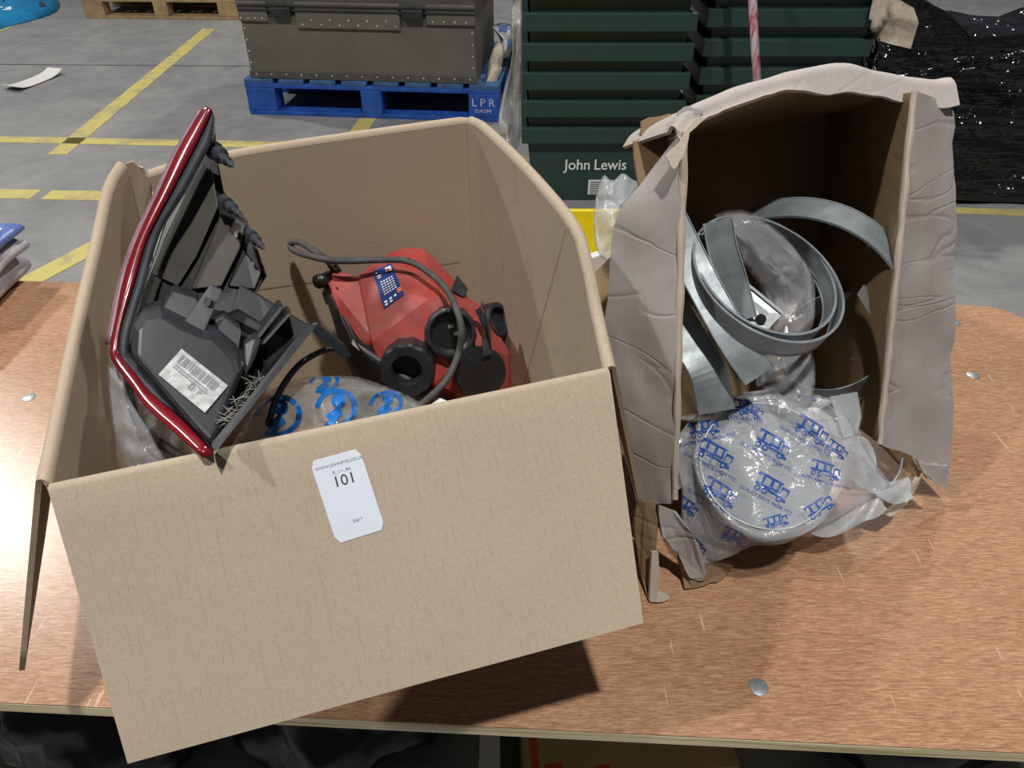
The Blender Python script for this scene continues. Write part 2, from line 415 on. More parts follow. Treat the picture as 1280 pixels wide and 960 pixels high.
# ------------------------------------------------------------------ left cardboard box
TH = .0045
FL = PZ(64, 607, .78); FR = PZ(757, 462, .78)
FLf = V((FL.x, FL.y, ZT)); FRf = V((FR.x, FR.y, ZT)); BRf = V((-.062, .995, ZT)); BLf = V((-.475, .85, ZT))
wdir = (FR - FL).normalized(); front = V((wdir.y, -wdir.x, 0))
box1 = thing('cardboard_box', 'clean brown cardboard box with folded-out flaps, numbered sticker and car parts inside', 'box', (FLf + FRf + BRf + BLf) / 4)
BV = {}
def folded(rim, foot, outdir, bottom, parent, nu=24, r=.0048, wmat=('kraft_in', 'kraft', 'core'), fmat=('kraft_in', 'kraft', 'core'), bow=0, hook=None, wname='wall_panel', fname='flap', th=TH):
    rim = resample(rim, nu); foot = resample(foot, nu); bottom = resample(bottom, nu) if bottom else None
    rows = []
    for k in range(9):
        t = k / 8; rr = []
        for a, b in zip(foot, rim):
            p = a.lerp(b - V((0, 0, r * .6)), t); rr.append(p + noise.noise_vector(p * 4) * .004 * math.sin(math.pi * t) + outdir * bow * math.sin(math.pi * t))
        rows.append(rr)
    vs, fs = grid(rows); BV['wall'] = BVHTree.FromPolygons([tuple(v) for v in thicken(vs, fs, th, 0)[0]], thicken(vs, fs, th, 0)[1]); wl = mesh(wname, vs, fs, None, parent, smooth=True, solid=th, slots=list(wmat))
    if bottom is None: return wl, None
    rows = []
    for k in range(7):
        a = math.pi * k / 6 * .75
        rows.append([p + outdir * (r - r * math.cos(a)) + V((0, 0, r * math.sin(a) - r * .6)) for p in rim])
    last = rows[-1]
    for k in range(1, 9):
        t = k / 8; rows.append([a.lerp(b, t) + noise.noise_vector(b * 5) * .004 * t for a, b in zip(last, bottom)])
    vs, fs = grid(rows); BV['flap'] = BVHTree.FromPolygons([tuple(v) for v in thicken(vs, fs, th, 0)[0]], thicken(vs, fs, th, 0)[1]); fp = mesh(fname, vs, fs, None, parent, smooth=True, solid=th, slots=list(fmat))
    return wl, fp
# front: flap folded out and down towards the viewer
fbL = PS(158, 953, .60); fbR = PS(803, 776, .68)
_, front_flap = folded([FL, FR], [FLf, FRf], front, [fbL, fbR], box1)
FB0 = BV['flap']
# left: rim climbs to the back corner, flap hangs outside
LR = [PZ(60, 605, .78), PY(100, 410, .62), PY(125, 300, .75), PY(139, 236, .82), PY(156, 206, .85)]
lo = V((-1, .25, 0)).normalized()
folded(catmull(LR), [FLf, BLf], lo, [PS(26, 838, .68), V((-.515, .62, .60)), V((-.55, .83, .66))], box1)
# right: bowed rim, flap hangs outside
RR = [PZ(757, 463, .78), PY(741, 390, .655), PY(729, 330, .70), PY(711, 279, .75), PY(650, 206, .88), PY(600, 158, .975), PY(584, 150, .995)]
ro = V((1, .35, 0)).normalized()
folded(catmull(RR), [FRf, BRf], ro, [PS(803, 640, .857), V((.13, .74, .60)), V((.03, .99, .66))], box1, bow=.004)
RWB = BV['wall']
# back
BRm = [PY(186, 219, .862), PY(230, 206, .875), PY(330, 187, .91), PY(460, 168, .955), PY(577, 152, .993), PY(590, 153, 1.0)]
folded(catmull(BRm), [BLf + V((.03, .01, 0)), BRf + V((.03, .012, 0))], V((-.33, .94, 0)).normalized(), [V((-.44, .97, .66)), V((-.05, 1.1, .66))], box1)
# torn corner between the left and back panels
c0 = [PY(157, 205, .853), PY(166, 202, .858), PY(172, 208, .86), PY(178, 210, .86), PY(181, 219, .861), PY(188, 224, .863), PY(190, 330, .862), PY(172, 300, .852)]
MB().poly(c0, V((0, .004, 0))).build('torn_corner', 'kraft_in', box1)
# creases of the back and side panels: their shade drawn as thin darker strips
def score(bv, a, b, wd, name='crease_shade_line'):
    L = []; Rr = []; dx, dy = b[0] - a[0], b[1] - a[1]; ln = math.hypot(dx, dy); nx, ny = -dy / ln * wd, dx / ln * wd
    for i in range(25):
        t = i / 24; x = a[0] + dx * t; y = a[1] + dy * t; hs_ = []
        for sg in (1, -1):
            d = ray(x + nx * sg, y + ny * sg).normalized(); h = bv.ray_cast(CAM, d); hs_.append(h[0] - d * .0006 if h[0] else None)
        if None not in hs_: L.append(hs_[0]); Rr.append(hs_[1])
    if len(L) > 2:
        vs, fs = grid([L, Rr]); mesh(name, vs, fs, 'core', box1)
score(BV['wall'], (205, 378), (576, 327), .9)
score(RWB, (707, 287), (652, 492), .8)
m = MB(); m.poly([FLf + V((.02, .03, .001)), FRf + V((-.02, .02, .001)), BRf + V((-.01, -.03, .001)), BLf + V((.03, -.02, .001))], V((0, 0, .004))); m.build('base_panel', 'kraft_in', box1)
# sticker on the front flap
FB = FB0
def flap_px(px, py, o=.0004):
    d = ray(px, py).normalized(); h = FB.ray_cast(CAM, d); return h[0] - d * o
sc = [flap_px(387, 577), flap_px(449, 560), flap_px(482, 661), flap_px(421, 680)]
cor = [(387, 577), (449, 560), (482, 661), (421, 680)]
def stq(u, v): return tuple((cor[0][k] * (1 - u) + cor[1][k] * u) * (1 - v) + (cor[3][k] * (1 - u) + cor[2][k] * u) * v for k in (0, 1))
rows = []
for i in range(13):
    v = i / 12; ins = 0
    e = min(v, 1 - v) * 105 / 5
    if e < 1: ins = (1 - math.sqrt(max(0, 1 - (1 - e) ** 2))) * 5 / 62
    rows.append([flap_px(*stq(ins + (1 - 2 * ins) * j / 8, v), .0006) for j in range(9)])
vs, fs = grid(rows); o = mesh('numbered_sticker', vs, fs, 'sticker', box1, smooth=True)
sx_ = (sc[1] - sc[0]).normalized(); sy_ = (sc[0] - sc[3]); sy_ = (sy_ - sx_ * sy_.dot(sx_)).normalized(); W_ = (sc[1] - sc[0]).length
def ston(p):
    d = (p - CAM).normalized(); h = FB.ray_cast(CAM, d); return h[0] - d * .0010 if h[0] else p
text('WWW.JOHNPYE.CO.UK', 'sticker_lettering', .0037, 'grey_ink', o, flap_px(424, 579), sx_, sy_, surf=ston)
text('B_111_BA', 'sticker_lettering', .0036, 'grey_ink', o, flap_px(427, 588), sx_, sy_, surf=ston)
text('101', 'sticker_number', .0130, 'black_ink', o, flap_px(430.5, 600), sx_, sy_, surf=ston)
text('20817', 'sticker_lettering', .0034, 'grey_ink', o, flap_px(447, 650), sx_, sy_, surf=ston)

# ------------------------------------------------------------------ tail lamp
SLY = [(130, .775), (340, .755), (445, .725), (572, .607)]
def TL(px, py, o=0): return PS(px, py, interp(py, SLY) + o)
tl = thing('tail_lamp', 'dirty red car tail lamp with dark rear housing propped up in the cardboard box', 'car lamp', TL(220, 500, .05))
L0 = [(259, 133), (252, 137), (235, 165), (220, 192), (200, 237), (182, 275), (167, 310), (154, 350), (145, 394), (138, 430), (139, 449), (161, 480), (184, 511), (219, 542), (253, 572)]
L1 = [(261, 135), (264, 140), (249, 172), (240, 190), (216, 236), (195, 275), (181, 305), (168, 352), (153, 400), (148, 430), (150, 445), (170, 470), (189, 494), (227, 527), (266, 568)]
L2 = [(266, 140), (268, 150), (263, 180), (253, 200), (231, 240), (207, 277), (194, 310), (179, 362), (166, 405), (160, 432), (162, 446), (182, 470), (202, 490), (240, 528), (268, 553)]
bk = V((-.35, .85, -.25)).normalized()
def strip(PA, PB, oa, ob, th, name, mat, parent=None, mats=None, bev=.002):
    a = catmull([TL(*p, oa) for p in PA], 3); b = catmull([TL(*p, ob) for p in PB], 3); rows = []
    for p, q in zip(a, b):
        md = (p + q) / 2 - bk * .0015
        rows.append([p, md, q, q + bk * th, p + bk * th])
    vs, fs = grid(rows, True); fs += [(0, 1, 2, 3, 4), tuple(len(vs) - 5 + k for k in (4, 3, 2, 1, 0))]
    return mesh(name, vs, fs, mat, parent or tl, smooth=True)
strip(L0, L1, 0, -.002, .010, 'lens', 'lens')
LS = [(a - 7 + (2 if i < 4 else 0), b + 1) for i, (a, b) in enumerate(L0)]
strip(LS[1:10], L0[1:10], .008, .003, .010, 'purple_lens_edge', 'lens_edge')  # pale purple strip along the outer edge of the lens
strip(L1, L2, .001, .004, .028, 'gasket', 'gasket')
def plate(pts, o, th, name, mat, parent=None, bev=.0015, of=None):
    P = [TL(p[0], p[1], o if len(p) < 3 else p[2]) for p in pts]
    return MB().poly(P, bk * th).build(name, mat, parent or tl, bevel=bev)
plate([(268, 150), (272, 200), (280, 240), (310, 278), (334, 345), (300, 400), (240, 400), (165, 440), (162, 432), (179, 362), (207, 277), (231, 240), (253, 200)], .055, .012, 'rear_shell', 'blackplastic')
plate([(240, 395), (300, 380), (352, 402), (330, 462), (285, 530), (262, 545), (225, 500)], .07, .006, 'lower_shell', 'blackplastic')
plate([(252, 206), (265, 212), (273, 258), (246, 320), (222, 358), (190, 343), (205, 300), (230, 248)], .042, .008, 'reflector_panel', 'lamp_panel')
plate([(277, 266), (307, 280), (300, 312), (277, 358), (238, 362), (256, 320)], .044, .008, 'reflector_panel', 'lamp_panel')
plate([(309, 283), (328, 340), (318, 362), (284, 358), (304, 312)], .05, .008, 'reflector_panel', 'blackplastic')
plate([(296, 288, .04), (299, 290, .04), (297, 298, .04), (294, 297, .04), (293, 291, .04)], .04, .004, 'drain_plug', 'fluff')
# stud fixings
for (bx, by, ex, ey, sc_) in ((262, 183, 293, 209, 1.15), (279, 250, 306, 274, .8), (312, 292, 331, 312, .75)):
    a = TL(bx, by, .03); b = TL(ex, ey, .0); L = (b - a).length; r = .006 * sc_
    prof = [(.0001, 0), (r * 1.3, 0), (r * 1.4, .22 * L), (r * .8, .24 * L), (r * .8, .34 * L), (r * 1.25, .36 * L), (r * 1.25, .46 * L), (r * .6, .5 * L), (r * .6, .6 * L), (r * .75, .62 * L), (r * .75, .72 * L), (r * .35, .76 * L), (r * .35, .82 * L), (r * .55, .85 * L), (.0002, L)]
    vs, fs = lathe(a, b - a, prof, 12); mesh('fixing_stud', vs, fs, 'gasket', tl, smooth=False)
# lower housing with label
hz = [(163, 443), (165, 408), (178, 391), (200, 386), (230, 404), (254, 417), (276, 421), (300, 446), (305, 465), (288, 506), (276, 542), (266, 560), (247, 541), (205, 492)]
hc = (235, 470)
m = MB(); n = len(hz)
def onplane(px, py, P):
    n_ = (P[1] - P[0]).cross(P[2] - P[0]); d = ray(px, py); return CAM + d * ((P[0] - CAM).dot(n_) / d.dot(n_))
PL1 = [PS(195, 415, .700), PS(292, 455, .675), PS(262, 535, .625)]; PL0 = [p + bk * .018 for p in PL1]
inner = [onplane(a + (hc[0] - a) * .12, b + (hc[1] - b) * .12, PL1) for a, b in hz]
outer = [onplane(a, b, PL0) for a, b in hz]; backp = [p + bk * .04 for p in outer]
m.add(inner + outer + backp, [list(range(n))] + [(i, (i + 1) % n, n + (i + 1) % n, n + i) for i in range(n)] + [(n + i, n + (i + 1) % n, 2 * n + (i + 1) % n, 2 * n + i) for i in range(n)] + [list(range(2 * n, 3 * n))[::-1]])
hbv = BVHTree.FromPolygons([tuple(v) for v in m.v], m.f)
hs = m.build('lamp_housing', 'greyplastic', tl, bevel=.003)
plate([(203, 385), (216, 363), (245, 372), (250, 380), (243, 410), (232, 404)], .002, .03, 'housing_box', 'greyplastic')
# tab with slot
m = MB(); m.poly([TL(230, 402, -.012), TL(262, 357, -.02), TL(265, 356, -.02), TL(278, 362, -.02), TL(255, 416, -.012)], bk * .003); tb = m.build('mounting_tab', 'greyplastic', tl, bevel=.001)
m = MB(); m.poly([TL(257, 371, -.0215), TL(265, 374, -.0215), TL(262, 383, -.0215), TL(253, 379, -.0215)], bk * .001); m.build('tab_slot', 'blackplastic', tb)
# connector block and dark trough
plate([(268, 402), (281, 396), (302, 412), (298, 440), (276, 421)], -.005, .03, 'connector_block', 'greyplastic')
plate([(282, 395), (298, 388), (340, 413), (322, 415)], .01, .01, 'connector_block', 'blackplastic')
plate([(300, 356), (325, 369), (388, 408), (372, 432), (335, 470), (302, 452), (330, 412), (290, 388)], .035, .004, 'trough_plate', 'blackplastic')
plate([(384, 408, -.01), (396, 407, -.01), (269, 566, -.022), (264, 558, -.02), (350, 455, -.015)], 0, .006, 'trough_rail', 'greyplastic')
plate([(383, 409, .0), (266, 560, .0), (290, 505, .035), (335, 460, .035), (372, 425, .035)], 0, .003, 'trough_wall', 'blackplastic')
for (a, b) in (((318, 425), (350, 384)), ((326, 430), (360, 392)), ((312, 450), (322, 424))):
    mm = MB(); p = TL(*a, .0); q = TL(*b, .0); d = V((.0035, 0, 0)); mm.poly([p, q, q + d, p + d], bk * .03); mm.build('trough_rib', 'greyplastic', tl)
plate([(305, 432), (316, 424), (326, 426), (318, 452), (306, 470)], -.012, .02, 'connector_block', 'greyplastic')
plate([(386, 409, 0), (396, 403, 0), (430, 430, .02), (440, 446, .03), (430, 448, .03), (414, 434, .02)], 0, .006, 'mounting_arm', 'greyplastic')
# label with bar code
def LP(px, py, o=-.0385): return TL(px, py, o - max(0, 0))
lbq = [(227, 436), (285, 482), (256, 516), (198, 468)]
def hdrop(px, py, o):
    d = ray(px, py).normalized(); h = hbv.ray_cast(CAM, d); return (h[0] if h[0] else TL(px, py, -.037)) - d * o
def lq(u, v, o=-.0022):
    x = (lbq[0][0] * (1 - u) + lbq[1][0] * u) * (1 - v) + (lbq[3][0] * (1 - u) + lbq[2][0] * u) * v
    y = (lbq[0][1] * (1 - u) + lbq[1][1] * u) * (1 - v) + (lbq[3][1] * (1 - u) + lbq[2][1] * u) * v
    return hdrop(x, y, -o)
vs, fs = grid([[lq(j / 6, i / 6, -.0015) for j in range(7)] for i in range(7)])
lab = mesh('bar_code_label', vs, fs, 'dirty_label', tl); fn_a = [lq(0, 0), lq(1, 0), lq(1, 1), lq(0, 1)]
mm = MB(); u = .08
while u < .9:
    wd = random.choice((.012, .02, .032)); mm.add([lq(u, .10), lq(u + wd, .10), lq(u + wd, .38), lq(u, .38)], [(0, 1, 2, 3)]); u += wd + random.choice((.012, .02, .03))
mm.build('bar_code', 'grey_ink', lab)
mm = MB()
for v in (.45, .53):
    u = .1
    while u < .8:
        wd = random.uniform(.02, .05); mm.add([lq(u, v), lq(u + wd, v), lq(u + wd, v + .04), lq(u, v + .04)], [(0, 1, 2, 3)]); u += wd + .015
mm.build('small_print', 'grey_ink', lab)
lx = (fn_a[1] - fn_a[0]); ly = (fn_a[0] - fn_a[3])
text('D  P', 'label_lettering', .009, 'grey_ink', lab, lq(.62, .68, -.003), lx, ly)
# caught fluff
mm = MB()
for i in range(40):
    t = random.random(); p = TL(278 + 45 * t + random.uniform(-8, 8), 533 - 60 * t + random.uniform(-8, 8), -.018); d = V((random.uniform(-1, 1), random.uniform(-.5, .5), random.uniform(-1, 1))) * .006
    mm.add(*tube([p - d, p + V((0, 0, .001)), p + d], .0004, 4))
mm.build('caught_fluff', 'fluff', tl, kind='stuff')

# ------------------------------------------------------------------ red fan unit with cable
ht = thing('red_heater_unit', 'dusty red plastic appliance with blue rating label, black ports and grey cable', 'heater', V((-.08, .86, .446)))
def HY(l): return [PY(*p) for p in l]
low = [V((-.17, .80, .455)), V((-.03, .80, .455)), V((.02, .88, .455)), V((-.06, .95, .455)), V((-.19, .89, .455))]
lowA = [V((-.15, .79, .56)), V((-.01, .80, .56)), V((.0, .9, .56)), V((-.06, .95, .58)), V((-.17, .9, .56))]
hA = HY([(445, 346, .87), (474, 323, .90), (492, 312, .925), (508, 307, .94), (530, 309, .945), (540, 318, .94), (553, 338, .935), (573, 374, .88), (549, 371, .835), (535, 374, .825), (462, 427, .79), (480, 476, .775), (540, 480, .775), (600, 438, .80), (606, 396, .85)])
bm_ = MB().hull(hA + lowA); cbv = BVHTree.FromPolygons([tuple(v) for v in bm_.v], bm_.f); bm_.build('red_casing', 'red_plastic', ht, bevel=.007, seg=3)
MB().hull(HY([(412, 338, .875), (420, 334, .88), (452, 346, .872), (470, 428, .792), (437, 427, .80), (408, 352, .86)]) + [V((-.16, .80, .58)), V((-.19, .88, .58))]).build('side_casing', 'red_plastic', ht, bevel=.005, seg=3)
MB().hull(HY([(576, 374, .885), (592, 372, .89), (604, 384, .88), (638, 440, .865), (635, 472, .845), (605, 505, .82), (600, 440, .81)]) + [V((.0, .84, .5)), V((.02, .9, .5)), V((-.04, .92, .5))]).build('end_casing', 'red_plastic', ht, bevel=.006, seg=3)
MB().hull(HY([(400, 350, .872), (411, 346, .872), (442, 430, .79), (484, 482, .765), (548, 500, .755), (560, 512, .77), (470, 500, .78), (424, 430, .81)]) + low).build('black_base', 'blackplastic', ht, bevel=.004)
MB().hull(HY([(402, 366, .858), (422, 358, .853), (426, 372, .845), (408, 382, .85), (402, 362, .88), (424, 372, .87)])).build('rocker_switch', 'blackplastic', ht, bevel=.001)
vs, fs = tube([PY(398, 352, .853), PY(404, 350, .862), PY(416, 344, .88)], lambda t: .0095 - .002 * t, 14); mesh('cable_socket', vs, fs, 'blackplastic', ht, smooth=True)
ax = V((.02, -.92, .30)).normalized()
kn = lambda k, r: (.0012 if (k // 2) % 2 else 0) if r > .029 else 0
def onc(px, py, y):
    d = ray(px, py).normalized(); h = cbv.ray_cast(CAM, d); return h[0] if h[0] else PY(px, py, y)
c1 = onc(511, 455, .772)
vs, fs = lathe(c1, ax, [(.033, -.012), (.033, .026), (.030, .029), (.0195, .029), (.017, .024), (.017, .003), (.0001, .003)], 48, kn); mesh('screw_cap', vs, fs, 'greyplastic', ht)
ax2 = V((.12, -.88, .40)).normalized(); c2 = onc(563, 414, .815) + ax2 * .004
vs, fs = lathe(c2, ax2, [(.031, -.02), (.031, .012), (.0285, .014), (.0265, .014), (.0255, .010), (.0255, .001), (.0001, .001)], 48, kn); prt = mesh('threaded_port', vs, fs, 'greyplastic', ht)
x2, y2, _ = frame(ax2)
mm = MB(); mm.add(*lathe(c2, ax2, [(.0255, .002), (.0255, .009), (.022, .006), (.0215, .002), (.0001, .0015)], 40)); mm.build('port_liner', 'blackplastic', prt)
mm = MB()
for a, b in ((-.2, .4), (.3, -.4)):
    mm = MB(); p = c2 + x2 * .012 * a + y2 * .012 * b + ax2 * .002; mm.poly([p, p + x2 * .006, p + x2 * .007 + y2 * .005, p + y2 * .004], ax2 * .001); mm.build('port_contact', 'bolt', prt)
c3 = PY(601, 466, .775); ax3 = V((.25, -.85, .42)).normalized()
vs, fs = lathe(c3, ax3, [(.0001, -.016), (.032, -.016), (.033, -.002), (.031, .002), (.0001, .003)], 40); cap = mesh('hanging_cap', vs, fs, 'blackplastic', ht, smooth=False)
m = MB(); m.poly(HY([(594, 388, .825), (600, 384, .825), (606, 392, .822), (612, 410, .81), (615, 442, .778), (603, 446, .776), (606, 415, .81)]), V((0, .004, -.002))); m.build('cap_strap', 'greyplastic', cap)
MB().poly(HY([(563, 362, .86), (571, 344, .875), (585, 362, .875), (580, 372, .865)]), V((0, .008, -.004))).build('grey_clip', 'gasket', ht, bevel=.001)
c4 = PY(620, 400, .885); ax4 = V((.75, -.45, .45)).normalized()
vs, fs = lathe(c4, ax4, [(.024, -.01), (.024, .004), (.021, .006), (.017, .006), (.016, -.004), (.0001, -.004)], 36); mesh('side_port', vs, fs, 'greyplastic', ht)
# blue rating label lying on the top face: fit the plane of that face
hl = [(466, 339), (489, 329), (505, 368), (480, 386)]
fa = PY(474, 323, .90); fb_ = PY(535, 374, .825); fc_ = PY(462, 427, .79); fn_ = (fb_ - fa).cross(fc_ - fa).normalized(); fn_ = -fn_ if fn_.z < 0 else fn_
def onh(px, py, o=.004): d = ray(px, py); return CAM + d * ((fa - CAM).dot(fn_) / d.dot(fn_)) + fn_ * o
def hqp(u, v, o=.0026):
    x = (hl[0][0] * (1 - u) + hl[1][0] * u) * (1 - v) + (hl[3][0] * (1 - u) + hl[2][0] * u) * v
    y = (hl[0][1] * (1 - u) + hl[1][1] * u) * (1 - v) + (hl[3][1] * (1 - u) + hl[2][1] * u) * v
    p = onc(x, y, .86); return p - ray(x, y).normalized() * o
vs, fs = grid([[hqp(j / 6, i / 8, .0018) for j in range(7)] for i in range(9)]); rl = mesh('rating_label', vs, fs, 'blue_label', ht)
mm = MB()
for i in range(6):
    for j in range(5):
        u = .2 + .135 * j; v = .34 + .066 * i; mm.add([hqp(u, v), hqp(u + .085, v), hqp(u + .085, v + .03), hqp(u, v + .03)], [(0, 1, 2, 3)])
for u, v, w_, h_ in ((.1, .06, .08, .05), (.12, .16, .2, .025), (.12, .21, .2, .025), (.1, .84, .14, .05), (.34, .84, .14, .05), (.58, .84, .12, .05), (.1, .92, .12, .04), (.34, .92, .12, .04), (.62, .05, .3, .14)):
    mm.add([hqp(u, v), hqp(u + w_, v), hqp(u + w_, v + h_), hqp(u, v + h_)], [(0, 1, 2, 3)])
mm.build('label_print', 'white_ink', rl)
for u0, v0, u1, v1 in ((.78, .74, 1, .86), (.64, .09, .78, .19)):
    mm = MB(); mm.add([hqp(u0, v0, .003), hqp(u1, v0, .003), hqp(u1, v1, .003), hqp(u0, v1, .003)], [(0, 1, 2, 3)]); mm.build('label_patch', 'orange_label', rl)
cb = HY([(420, 337, .875), (408, 325, .87), (393, 314, .87), (375, 303, .885), (364, 304, .895), (366, 312, .89), (384, 319, .87), (420, 326, .855), (470, 325, .865), (508, 326, .87), (535, 340, .85), (558, 362, .825), (572, 390, .785), (577, 415, .77), (573, 442, .765), (560, 472, .74), (542, 492, .72), (526, 506, .70)])
vs, fs = tube(catmull(cb, 6), .0042, 10); mesh('power_cable', vs, fs, 'rubber', ht, smooth=True)
vs, fs = tube([PY(422, 340, .878), PY(414, 330, .874)], .006, 10); mesh('cable_gland', vs, fs, 'blackplastic', ht)

# black lead from the lamp
vs, fs = tube(catmull([PS(424, 434, .77), PS(400, 440, .77), PS(372, 458, .76), (PS(348, 492, .74)), PS(335, 530, .72)], 6), .0032, 8)
tag(mesh('black_lead', vs, fs, 'blackplastic', None, smooth=True), 'thin black lead curving between the tail lamp and the red appliance', 'cable')

# ------------------------------------------------------------------ bags inside the left box
def sheet_bag(name, outline, centre, nr, amp, mat, label, cat, s_edge, s_mid, seed=0, freq=14, back=.03):
    """crumpled two-sided bag: polar grid between an outline and a raised middle, with a back skin"""
    root = thing(name, label, cat, PS(*centre, s_mid + back))
    out = catmull([V((a, b, 0)) for a, b in outline + [outline[0]]], 5)[:-1]
    rows = []
    for k in range(nr + 1):
        t = max(k / nr, .02); rr = []
        for p in out:
            x = centre[0] + (p.x - centre[0]) * t; y = centre[1] + (p.y - centre[1]) * t
            q = PS(x, y, s_mid + (s_edge - s_mid) * t ** 3); nz = noise.turbulence(q * freq + V((seed, 0, 0)), 4, False) - .5
            rr.append(q - (q - CAM).normalized() * nz * amp)
        rows.append(rr)
    for k in range(1, nr // 2 + 1):
        t = max(1 - 2 * k / nr, .03); rr = []
        for p in out:
            x = centre[0] + (p.x - centre[0]) * t; y = centre[1] + (p.y - centre[1]) * t
            rr.append(PS(x, y, s_edge + back * (1 - t ** 2)))
        rows.append(rr)
    vs, fs = grid(rows, True); m_ = len(out); fs += [tuple(range(m_))[::-1], tuple(range(len(vs) - m_, len(vs)))]; sk = mesh('film', vs, fs, mat, root, smooth=True)
    org = ORG[root]; tri = BVHTree.FromPolygons([tuple(v) for v in vs], fs)
    def drop(p):
        d = (p - CAM).normalized(); h = tri.ray_cast(CAM, d)
        return (h[0] - d * .0016) if h[0] else None
    return root, drop
def printed(root, drop, shapes, name, mat):
    mm = MB()
    for pts, fs in shapes:
        q = [drop(p) for p in pts]
        for f in fs:
            if all(q[i] is not None for i in f) and max((q[f[0]] - q[i]).length for i in f) < .03: mm.add([q[i] for i in f], [tuple(range(len(f)))])
    if mm.v: mm.build(name, mat, root)
def ring2(cx, cy, r0, r1, ry=1, a0=0, a1=360, rot=0, n=28, s=.7):
    pts = []; fs = []
    cr, sr = math.cos(rot), math.sin(rot)
    for k in range(n + 1):
        a = math.radians(a0 + (a1 - a0) * k / n)
        for r in (r0, (r0 + r1) / 2, r1):
            x = r * math.cos(a); y = r * math.sin(a) * ry; pts.append(PS(cx + x * cr - y * sr, cy + x * sr + y * cr, s))
    for k in range(n):
        for j in range(2): b = 3 * k + j; fs.append((b, b + 1, b + 4, b + 3))
    return pts, fs
def quad2(q, n=6, s=.7):
    pts = []; fs = []
    for i in range(n + 1):
        for j in range(n + 1):
            u, v = i / n, j / n
            x = (q[0][0] * (1 - u) + q[1][0] * u) * (1 - v) + (q[3][0] * (1 - u) + q[2][0] * u) * v
            y = (q[0][1] * (1 - u) + q[1][1] * u) * (1 - v) + (q[3][1] * (1 - u) + q[2][1] * u) * v
            pts.append(PS(x, y, s))
    for i in range(n):
        for j in range(n): a = i * (n + 1) + j; fs.append((a, a + 1, a + n + 2, a + n + 1))
    return pts, fs
rt, dr = sheet_bag('polythene_bag', [(270, 590), (300, 540), (322, 505), (345, 484), (380, 472), (412, 470), (445, 471), (480, 482), (520, 500), (545, 520), (560, 560), (480, 600), (360, 610)], (420, 545), 14, .05, 'film_grey',
                   'crumpled clear polythene bag printed with blue rings under the red appliance', 'plastic bag', .735, .685, 3, 16, .05)
sh = []
for cx, cy, r, ry in ((347, 520, 31, .85), (420, 510, 27, .9), (482, 505, 22, .75), (405, 478, 20, .6)):
    sh.append(ring2(cx, cy, r * .76, r, ry, 200, 500, -.3)); sh.append(ring2(cx + 3, cy - r * .35, .5, r * .34, 1, 0, 360, 0, 16))
    sh.append(quad2([(cx - r * .5, cy + r * .35), (cx + r * .1, cy - r * .1), (cx + r * .35, cy + r * .25), (cx - r * .15, cy + r * .75)]))
printed(rt, dr, sh, 'blue_ring_print', 'cyan_ink')
rt, dr = sheet_bag('polythene_bag', [(133, 455), (150, 462), (180, 490), (215, 520), (250, 560), (262, 600), (200, 600), (165, 590), (143, 545), (136, 500)], (190, 545), 12, .03, 'film',
                   'clear polythene bag stuffed under the tail lamp at the side of the box', 'plastic bag', .745, .725, 8, 18, .03)
vs, fs = tube(catmull([PS(160, 470, .755), PS(162, 495, .75), PS(172, 525, .745), PS(195, 550, .74), (PS(225, 570, .735)), PS(255, 590, .73)], 6), .0045, 8)
tag(mesh('coiled_lead', vs, fs, 'rubber', None, smooth=True), 'grey lead inside the clear bag under the tail lamp', 'cable')
mm = MB(); mm.poly([PS(537, 507, .76), PS(550, 498, .77), PS(562, 503, .77), PS(556, 520, .76), PS(540, 520, .755)], V((0, .002, -.001)))
tag(mm.build('paper_scrap', 'paper'), 'small white paper scrap beside the cable end in the box', 'paper')

# ------------------------------------------------------------------ right worn box
RBL = PZ(841, 622, .55); RBR = PZ(1098, 553, .55); RTL = PS(853, 165, .792); RTR = PY(1140, 114, .892)
ex = ((RBR - RBL) + (RTR - RTL)).normalized(); ez = (RTL - RBL) + (RTR - RBR); ez = (ez - ex * ez.dot(ex)).normalized(); en = ez.cross(ex).normalized()   # en points into the box
if en.y < 0: en = -en
DB = .27
box2 = thing('worn_cardboard_box', 'battered greyish cardboard box tipped back with open torn front, full of metal bands', 'box', (RBL + RBR) / 2 + en * DB * .7 - V((0, 0, .1)))
dv = V((.05, .93, -.375)).normalized()
B2 = lambda p: p + dv * DB
OM = ['old_in', 'old_out', 'old_edge']
def panel(a, b, c, d, name, n=14, amp=.004, slots=OM, parent=box2, th=.005, torn=None):
    rows = []
    for i in range(n + 1):
        u = i / n; r = []
        for j in range(n + 1):
            v = j / n; p = a.lerp(b, v).lerp(d.lerp(c, v), u); p = p + noise.noise_vector(p * 7) * amp
            r.append(p)
        if torn and i == n: r = [p + torn * (.5 + noise.noise(p * 60) + .5 * random.random()) for p in r]
        rows.append(r)
    vs, fs = grid(rows); return mesh(name, vs, fs, None, parent, smooth=True, solid=th, slots=slots)
OI = ['old_in', 'old_in', 'old_edge']
panel(B2(RTL), B2(RTR), B2(RBR), B2(RBL), 'back_panel', slots=OI)
panel(B2(RTL), RTL, RBL, B2(RBL), 'side_panel')
panel(RTR, B2(RTR), B2(RBR), RBR, 'side_panel')
panel(B2(RBL), B2(RBR), RBR + en * .05, RBL + en * .05, 'bottom_panel', torn=-en * .03)
